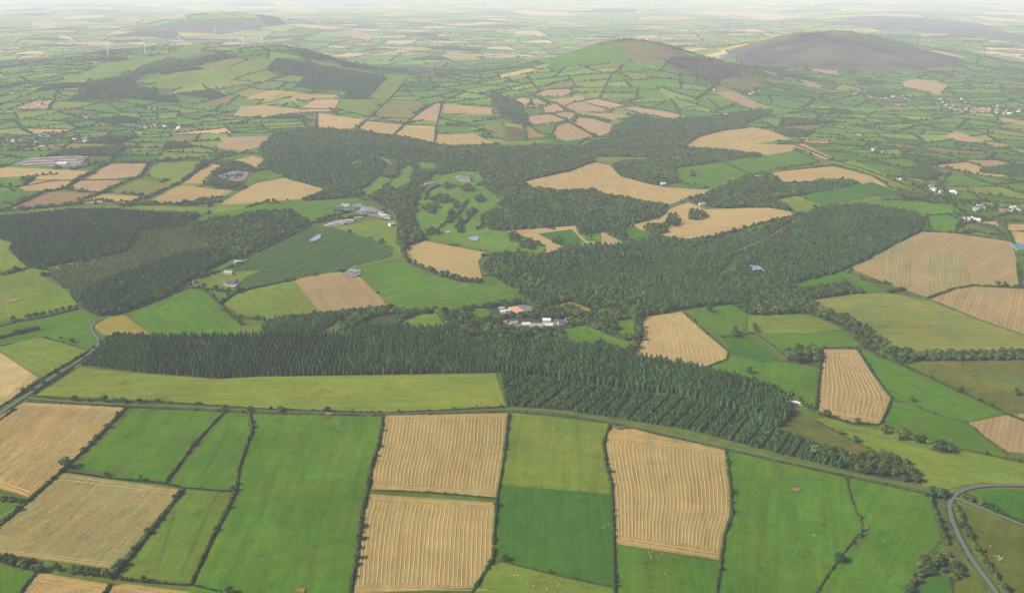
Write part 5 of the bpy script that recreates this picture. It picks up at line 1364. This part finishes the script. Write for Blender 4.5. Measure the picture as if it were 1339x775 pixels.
def house(u, v, L, W, Hw, yaw, wall, roof, label, group=None, name='house', cat='house', pitch=.75, detail=1, dx=0, dy=0):
    x, y = unproj(u, v); x += dx; y += dy
    rt = bpy.data.objects.new(name, None); C.objects.link(rt)
    rt.location = (x, y, gh(x, y)); rt.rotation_euler = (0, 0, yaw)
    rt['label'] = label; rt['category'] = cat
    if group: rt['group'] = group
    l, w = L / 2, W / 2
    rise = w * pitch
    wv = [(-l, -w, -1), (l, -w, -1), (l, w, -1), (-l, w, -1), (-l, -w, Hw), (l, -w, Hw), (l, w, Hw), (-l, w, Hw), (-l, 0, Hw + rise), (l, 0, Hw + rise)]
    wf = [(0, 1, 5, 4), (2, 3, 7, 6), (1, 2, 6, 9, 5), (3, 0, 4, 8, 7)]
    link('wall', mesh_of('wall', wv, wf, wall), rt)
    o, t = .45, .22
    rv, rf = [], []
    for s in (-1, 1):
        e = (s * (w + o), Hw - o * pitch); r_ = (0, Hw + rise)
        b = len(rv)
        for xx in (-l - o, l + o):
            rv += [(xx, e[0], e[1] + .03), (xx, r_[0], r_[1] + .03), (xx, r_[0], r_[1] + .03 + t), (xx, e[0], e[1] + .03 + t)]
        rf += [(b + 0, b + 1, b + 5, b + 4), (b + 2, b + 3, b + 7, b + 6), (b + 3, b + 0, b + 4, b + 7), (b + 0, b + 3, b + 2, b + 1), (b + 4, b + 5, b + 6, b + 7)]
    ro = link('roof', mesh_of('roof', rv, rf, roof), rt)
    if detail and cat == 'house':
        for sx in ((-1,) if detail == 1 else (-1, 1)):
            cx = sx * (l - .6)
            link('chimney', mesh_of('chimney', *box(cx - .35, cx + .35, -.45, .45, Hw + rise - .8, Hw + rise + 1.1), wall), ro)
    if detail >= 2:
        nw = max(2, int(L / 3.2))
        for s in (-1, 1):
            for q in range(nw):
                xx = -l + L * (q + .5) / nw
                y0, y1 = sorted((s * w, s * (w + .06)))
                if q == nw // 2 and s == -1:
                    link('door', mesh_of('door', *box(xx - .5, xx + .5, y0, y1, 0, 2.1), M_DOOR), rt); continue
                link('window', mesh_of('window', *box(xx - .6, xx + .6, y0, y1, 1.0, 2.2), M_GLASS), rt)
    return rt

# farm behind the plantation
house(716, 427, 16, 7, 3.2, .1, M_WHITE, M_WHITER, 'white house with pale roof in the middle of the farm', detail=2)
house(702, 428, 18, 7, 3.2, -.05, M_CREAM, M_GREYR, 'long cream building with grey roof beside the farm court', detail=2)
house(688, 426, 12, 7, 3.4, .05, M_WHITE, M_WHITER, 'white shed with bright white roof among farm trees', detail=2)
house(672, 424, 11, 7, 3.2, .3, M_CREAM, M_GREYR, 'cream cottage half hidden by farm trees', detail=2)
house(661, 423, 6, 5, 3, -.2, M_CREAM, M_TILE, 'tiny cream outhouse at the end of the farm', detail=2)
house(735, 424, 13, 7, 4.2, .25, M_WHITE, M_SLATE, 'white slate roofed house beside the green paddock', detail=2)
house(740, 421, 8, 6, 3.5, 1.4, M_WHITE, M_SLATE, 'small white gabled annex beside the slate roofed house', detail=2)
house(728, 423, 7, 6, 4.5, 1.5, M_STONE, M_SLATE, 'stone gable between the white farm houses', detail=2)
house(715, 421, 12, 7, 4, -.15, M_CREAM, M_WHITER, 'cream barn with bleached roof behind the white house', detail=1, cat='barn', name='barn')
house(658, 409, 8, 6, 3, .1, M_WHITE, M_WHITER, 'white stable hut beside the pink arena', detail=1, cat='stable', name='stable')
house(664, 408, 7, 5, 3, .2, M_WHITE, M_WHITER, 'second white stable hut touching the pink arena', detail=1, cat='stable', name='stable')
house(656, 405, 9, 6, 3, .0, M_STONE, M_GREYR, 'grey stable block behind the white huts', detail=1, cat='stable', name='stable')
house(666, 443.5, 3.5, 3.5, 3, .6, M_WHITE, M_WHITER, 'tiny white hut at the edge of the spruce stand', detail=1, cat='hut', name='hut')
house(1042, 528, 18, 5, 2.6, -.55, M_STONE, M_WHITER, 'long shed with bright white roof beside the upright stubble', detail=1, cat='shed', name='shed', pitch=.4)
# white farmhouse by the crop
house(302, 372, 15, 8, 4.5, .25, M_WHITE, M_SLATE, 'white farmhouse in the white gravel court', detail=2)
house(308, 370, 9, 7, 3.5, 1.5, M_WHITE, M_SLATE, 'white wing behind the farmhouse', detail=1)
house(299, 358, 16, 7, 3.2, -.25, M_CREAM, M_GREYR, 'cream bungalow above the white farmhouse', detail=2)
house(312, 344, 16, 6, 3, -.3, M_CREAM, M_GREYR, 'low cream shed beside the young broadleaf wood', cat='shed', name='shed')
house(255, 370, 8, 7, 3, .6, M_STONE, M_SLATE, 'stone cottage at the edge of the tall conifer block')
# ring yard
for q, (u, v, a) in enumerate([(458, 356, .5), (463, 358, .7), (467, 356, .3), (461, 354.5, .2)]):
    house(u, v, 11, 6, 2.6, a, M_STONE, M_GREYR, 'grey roofed pen in the ring shaped yard', 'pens in the ring shaped yard', 'shed', 'shed', .4)
# estate
est = [(443, 273, 18, .1), (452, 271, 16, -.2), (460, 274, 20, .2), (467, 271, 14, .5), (473, 273, 20, -.3), (480, 275, 18, .4), (487, 276, 16, -.5), (492, 277, 12, 1.1), (498, 280, 18, -.7), (503, 284, 18, -.6), (508, 286, 12, -.5), (476, 278, 14, .2), (485, 280, 16, .1)]
for q, (u, v, L, a) in enumerate(est):
    house(u, v, L * 1.25, 9, 4.5, a, [M_STONE, M_CREAM, M_WHITE][q % 3], [M_SLATE, M_GREYR][q % 2], 'grey roofed house in the estate under the great forest', 'estate houses')
house(512, 295.5, 12, 9, 5, .8, M_WHITE, M_WHITER, 'white gabled house at the end of the light green paddock')
for q, (u, v) in enumerate([(427, 296), (432, 294.5), (437, 293), (442, 292), (446, 290.5), (451, 290), (455, 289), (460, 289.5), (448, 293), (466, 286), (471, 285.5)]):
    house(u, v, 8, 4.5, 2.8, .3 + .2 * (q % 3), M_WHITE, M_WHITER, 'white caravan parked beside the dark striped crop', 'white caravans', 'caravan', 'caravan', .25)
# big house above the golf course
house(608, 237, 34, 12, 8, -.3, M_STONE, M_SLATE, 'great grey country house among woods above the golf course', detail=1)
house(613, 234, 22, 10, 7, 1.2, M_CREAM, M_GREYR, 'cream wing of the great country house')
house(600, 234, 14, 9, 5, .2, M_CREAM, M_GREYR, 'coach house beside the great country house')
house(552, 245, 12, 9, 5, .3, M_WHITE, M_GREYR, 'white club house beside the fairways'); house(561, 242, 26, 8, 4, .5, M_CREAM, M_GREYR, 'long cream stable range beside the fairways')
house(867, 242, 12, 8, 4, .2, M_WHITE, M_WHITER, 'white cottage on the edge of the winding stubble'); house(918, 268.5, 13, 8, 4, .1, M_WHITE, M_GREYR, 'white cottage above the stubble with three clumps')
house(992, 233, 16, 8, 4, .2, M_WHITE, M_WHITER, 'white house in the wood behind the green field'); house(996, 231, 10, 8, 4, 1.3, M_CREAM, M_SLATE, 'cream house in the wood behind the green field')
# storage yard: rows of stacked pallets and long roofs
for q in range(30):
    u = 26 + (q % 10) * 8.3 + (q // 10) * 5 + rng.uniform(-2, 2); v = 216.5 - (q // 10) * 3.6 - (q % 10) * .35 + rng.uniform(-.6, .6)
    house(u, v, 24, 10, 3, .12 + .06 * (q % 3), M_STONE, [M_GREYR, M_ARENA, M_GREYR, M_TILE][q % 4], 'low stack shed in the wide storage yard', 'stack sheds in the storage yard', 'shed', 'shed', .2, 0)
house(82, 216.5, 26, 12, 6, .1, M_WHITE, M_WHITER, 'white roofed hall at the edge of the storage yard', cat='hall', name='hall')
# villages
VX = []
def village(cells, n, label, group):
    done = 0
    while done < n:
        u0, u1, v0, v1 = random.choice(cells)
        u, v = random.uniform(u0, u1), random.uniform(v0, v1)
        house(u, v, random.uniform(9, 16), 7.5, random.choice([2.8, 3.2, 4.4]), random.choice([.2, .35, -.3, 1.5, 1.8]), random.choice([M_WHITE, M_WHITE, M_CREAM, M_STONE]),
              random.choice([M_SLATE, M_SLATE, M_GREYR, M_GREYR, M_TILE, M_WHITER]), label, group, detail=1)
        x, y = unproj(u, v)
        VX.append(np.column_stack([x + rng.normal(0, 20, 4), y + 22 + rng.normal(0, 20, 4)]))
        done += 1
village([(0, 30, 180, 188), (38, 72, 186, 193), (70, 98, 180, 188), (98, 128, 180, 186), (50, 70, 176, 182)], 52, 'village house among trees above the storage yard', 'village above the storage yard')
village([(180, 235, 163, 171)], 20, 'house in the row along the far tree line', 'houses along the far tree line')
village([(1105, 1135, 118, 126), (1130, 1165, 124, 131), (1165, 1190, 126, 132), (1225, 1262, 130, 140), (1240, 1275, 140, 150), (1270, 1310, 138, 146), (1300, 1339, 142, 150)], 85, 'small pale house in the village under the heather hill', 'village under the heather hill')
village([(1222, 1248, 252, 260), (1275, 1300, 268, 276), (1300, 1335, 272, 280), (1258, 1290, 286, 289)], 24, 'hamlet house beside the hedged greens', 'hamlet beside the hedged greens')
village([(888, 960, 112, 121), (980, 1010, 118, 130), (575, 600, 96, 104), (690, 705, 138, 142), (925, 985, 150, 157), (1110, 1140, 172, 182)], 30, 'farmhouse on the hedged slopes of the round hill', 'farmhouses round the hill')
village([(28, 60, 130, 138), (66, 90, 126, 134), (110, 125, 152, 156), (190, 215, 143, 147), (240, 300, 120, 124), (60, 80, 100, 106), (150, 220, 55, 62)], 26, 'scattered farmhouse on the slopes under the turbines', 'farmhouses under the turbines')
village([(1140, 1160, 194, 203), (1190, 1200, 198, 202), (1172, 1182, 232, 236), (1215, 1225, 245, 250), (288, 325, 226, 236)], 16, 'low farm building among hedges', 'farm buildings among hedges')
vp = np.concatenate(VX); vh = rng.uniform(5, 10, len(vp))
scatter('village_tree_foliage', 'broadleaf', vp, np.column_stack([vh * 1.2, vh * 1.2, vh]), 'garden trees between the village houses', 'trees')
for q in range(3):
    house(1334 + q * 3, 322 + q * 2.6, 34, 9, 3, -.05, M_STONE, M_TEAL, 'long teal roofed shed beside the tan field', 'teal roofed sheds', 'shed', 'shed', .4)

# ------------------------------------------------------------------ wind turbines
def loft(sections):
    """closed tube through rings of equal length"""
    n = len(sections[0]); vs = [p for s in sections for p in s]
    fs = [(q * n + i, q * n + (i + 1) % n, (q + 1) * n + (i + 1) % n, (q + 1) * n + i) for q in range(len(sections) - 1) for i in range(n)]
    fs += [tuple(range(n))[::-1], tuple(range((len(sections) - 1) * n, len(sections) * n))]
    return vs, fs
circ = lambda r, z, n=14: [(r * math.cos(2 * math.pi * i / n), r * math.sin(2 * math.pi * i / n), z) for i in range(n)]
HUB, BLADE = 64.0, 36.0
me_tower = mesh_of('tower', *loft([circ(2.2, -2), circ(2.1, 2), circ(1.7, 30), circ(1.2, HUB - 1.6)]), M_TURB); me_tower.shade_smooth()
def nac():
    secs = []
    for yy, s in ((-3.2, .7), (-2.6, 1.0), (2.5, 1.05), (6.0, .8), (6.6, .5)):
        secs.append([(1.7 * s * math.copysign(abs(math.cos(t)) ** .5, math.cos(t)), yy, HUB + 1.7 * s * math.copysign(abs(math.sin(t)) ** .5, math.sin(t))) for t in [2 * math.pi * i / 12 for i in range(12)]])
    return loft(secs)
me_nac = mesh_of('nacelle', *nac(), M_TURB)
def rotor_hub():
    secs = []
    for yy, r in ((-5.9, .15), (-5.6, .8), (-5.0, 1.25), (-4.0, 1.45), (-3.25, 1.4)):
        secs.append([(r * math.cos(2 * math.pi * i / 12), yy, HUB + r * math.sin(2 * math.pi * i / 12)) for i in range(12)])
    return loft(secs)
me_hub = mesh_of('hub', *rotor_hub(), M_TURB)
def blade(ang):
    secs = []
    for t, ch, th, tw in ((0, 1.5, 1.4, .0), (.06, 1.6, 1.2, .1), (.2, 3.0, .7, .3), (.5, 2.0, .4, .15), (.85, 1.1, .22, .05), (1, .3, .08, 0)):
        r = 1.0 + t * (BLADE - 1)
        ring = []
        for i in range(8):
            a = 2 * math.pi * i / 8
            cx, cy = ch * .5 * math.cos(a), th * .5 * math.sin(a)
            x, y = cx * math.cos(tw) - cy * math.sin(tw), cx * math.sin(tw) + cy * math.cos(tw)
            ring.append((x * math.cos(ang) + r * math.sin(ang), y - 4.5, HUB - x * math.sin(ang) + r * math.cos(ang)))
        secs.append(ring)
    return loft(secs)
TB_ = [(190, 71, 6050, .05), (141.5, 72, 5850, .7), (235, 56, 7300, .4), (282, 47, 8600, .2), (301, 56, 7600, .9), (318, 62, 7100, .55), (343.5, 62, 7100, .15)]
tlabs = ['tallest white wind turbine beside a scarred patch of ridge', 'white wind turbine on the lower end of the ridge', 'white wind turbine on the tan ridge field', 'far white wind turbine below the purple moor',
         'white wind turbine beside the dark band of wood', 'white wind turbine in front of the dark wood', 'white wind turbine above the plantation hill']
for (u, v, D, ph), lab in zip(TB_, tlabs):
    x, y = unproj(u, v)
    if abs(y - D) > 1500:
        x, y, _ = at_dist(u, v, D)
    rt = bpy.data.objects.new('wind_turbine', None); C.objects.link(rt)
    rt.location = (x, y, gh(x, y)); rt.rotation_euler = (0, 0, -.25 + .1 * ph)
    rt['label'] = lab; rt['category'] = 'wind turbine'; rt['group'] = 'wind turbines on the ridge'
    link('tower', me_tower, rt); link('nacelle', me_nac, rt); link('hub', me_hub, rt)
    for q in range(3):
        link('blade', mesh_of('blade', *blade(ph + q * 2 * math.pi / 3), M_TURB), rt)

# ------------------------------------------------------------------ sheep and cattle
def beast(L, H, mat, name):
    """One continuous body grown from a skeleton: trunk, neck, head, four jointed legs, tail."""
    me = bpy.data.meshes.new(name)
    l, h = L, H
    J = [(0, 0, .68 * h), (.22 * l, 0, .70 * h), (.36 * l, 0, .72 * h), (.48 * l, 0, .88 * h), (.62 * l, 0, .84 * h), (-.24 * l, 0, .70 * h), (-.40 * l, 0, .70 * h), (-.46 * l, 0, .5 * h)]
    E = [(0, 1), (1, 2), (2, 3), (3, 4), (0, 5), (5, 6), (6, 7)]
    Rd = [.25 * h, .24 * h, .18 * h, .11 * h, .07 * h, .24 * h, .16 * h, .03 * h]
    for root, sx in ((1, .26), (5, -.28)):
        for s in (-1, 1):
            b = len(J)
            J += [(sx * l, s * .13 * h, .46 * h), (sx * l + (.02 if sx > 0 else -.05) * l, s * .13 * h, .25 * h), (sx * l, s * .13 * h, .0)]
            Rd += [.075 * h, .045 * h, .04 * h]; E += [(root, b), (b, b + 1), (b + 1, b + 2)]
    me.from_pydata(J, E, [])
    ob = bpy.data.objects.new(name, me); C.objects.link(ob)
    sk = ob.modifiers.new('skin', 'SKIN')
    for v, r in zip(me.skin_vertices[0].data, Rd): v.radius = (r, r)
    me.skin_vertices[0].data[0].use_root = True
    ob.modifiers.new('sub', 'SUBSURF').levels = 1
    dg = bpy.context.evaluated_depsgraph_get()
    out = bpy.data.meshes.new_from_object(ob.evaluated_get(dg))
    bpy.data.objects.remove(ob)
    out.materials.clear(); out.materials.append(mat); out.shade_smooth()
    return out
M_WOOL = plain('wool', (.42, .4, .33), .95, .1, 4)
M_COWB = plain('dark_hide', (.05, .04, .035), .8, .2, 2)
M_COWC = plain('cream_hide', (.4, .33, .22), .8, .15, 2)
me_sheep = beast(1.5, 1.05, M_WOOL, 'sheep'); me_cowd = beast(2.4, 1.5, M_COWB, 'cow'); me_cowc = beast(2.4, 1.5, M_COWC, 'cow')
def stock(pts, me, name, lab, grp, jitter=0):
    for u, v in pts:
        x, y = unproj(u, v)
        o = link(name, me, label=lab, category=name, group=grp)
        o.location = (x, y, gh(x, y) + .62); o.rotation_euler = (0, 0, random.uniform(0, 6.28))
SH = [(640/4, 120), ]
sheep = [(341, 265), (497, 265), (588, 262), (610, 265), (640, 263), (228, 325), (230, 345), (265, 322), (303, 323), (350, 312), (260, 357), (163, 368), (357, 392), (452, 318), (468, 315), (480, 318), (575, 305), (558, 325), (493, 342), (430, 375), (515, 398), (577, 412),
         (680, 326), (706, 330), (714, 342), (702, 365), (792, 355), (752, 272), (225, 412), (240, 415), (246, 410), (264, 400), (400, 450), (424, 452), (348, 470), (500, 470), (440, 508), (482, 510), (497, 518), (615, 468), (660, 492), (716, 442), (820, 380), (640, 515), (565, 542), (612, 565), (655, 567), (350, 552), (670, 326), (443, 165), (540, 430), (390, 345), (590, 360), (650, 420), (300, 440)]
stock([(a / 4, 581 + b / 4) for a, b in sheep], me_sheep, 'sheep', 'white sheep grazing the faded stubble', 'sheep on the faded stubble')
stock([(670 + a / 4, 581 + b / 4) for a, b in [(712, 570), (722, 582), (732, 562), (726, 596), (715, 650), (700, 605), (797, 680), (780, 575), (470, 440), (482, 436), (505, 420)]], me_sheep, 'sheep', 'white sheep in the green fields round the bent stubble', 'sheep round the bent stubble')
stock([(670 + a / 4, 581 + b / 4) for a, b in [(690, 620), (697, 648), (705, 612)]], me_cowd, 'cow', 'dark cow in the green field under the bent stubble', 'dark cows under the bent stubble')
stock([(670 + a / 4, 581 + b / 4) for a, b in [(12, 690), (30, 688), (100, 680), (130, 692), (160, 715), (200, 725), (238, 745), (245, 735), (252, 740), (236, 730), (300, 760), (75, 730), (110, 742), (180, 760)]], me_sheep, 'sheep', 'white sheep in the light green field below the dark square', 'sheep below the dark green square')
stock([(723, 562), (731, 566), (735, 567), (729, 569), (738, 566), (727, 567)], me_sheep, 'sheep', 'white sheep grouped in the light green field', 'sheep in the light green field')
stock([(727.5, 568.5), (734, 574)], me_cowd, 'cow', 'dark cow among sheep in the light green field', 'dark cows among sheep')
stock([(1005 + a / 4, 581 + b / 4) for a, b in [(1158, 537), (1200, 590), (1208, 600), (1215, 605), (1195, 603), (1205, 612), (1220, 596), (1182, 588)]], me_cowc, 'cow', 'cream cow resting in the olive pasture', 'cream cows in the olive pasture')
stock([(1005 + a / 4, 581 + b / 4) for a, b in [(600, 507), (240, 480), (236, 475), (140, 562), (950, -20), (330, 520)]], me_sheep, 'sheep', 'white sheep scattered in the wide green fields', 'sheep in the wide green fields')
stock([(440, 555), (445, 560), (471, 559), (448, 563), (455, 570), (430, 575)], me_sheep, 'sheep', 'white sheep in the largest green field', 'sheep in the largest green field')

# ------------------------------------------------------------------ the hazy air
m = bpy.data.materials.new('hazy_air'); m.use_nodes = True
t = m.node_tree
for n_ in list(t.nodes):
    if n_.type != 'OUTPUT_MATERIAL': t.nodes.remove(n_)
pv = nd(t, 'ShaderNodeVolumePrincipled')
pv.inputs['Color'].default_value = (.85, .90, 1.0, 1)
pv.inputs['Density'].default_value = 5.6e-5
pv.inputs['Anisotropy'].default_value = 0.0
t.links.new(pv.outputs[0], t.nodes['Material Output'].inputs['Volume'])
zmin = float(GZ.min())
hz = link('haze', mesh_of('haze', *box(-47500, 47500, -1400, 46500, zmin - 1.5, max(CAM_H + 20, float(GZ.max()) + 110)), m), kind='stuff', label='pale summer haze over the whole valley', category='haze')
print('INSTANCES', NINST, 'CELLS', len(keep), 'OBJECTS', len(bpy.data.objects))
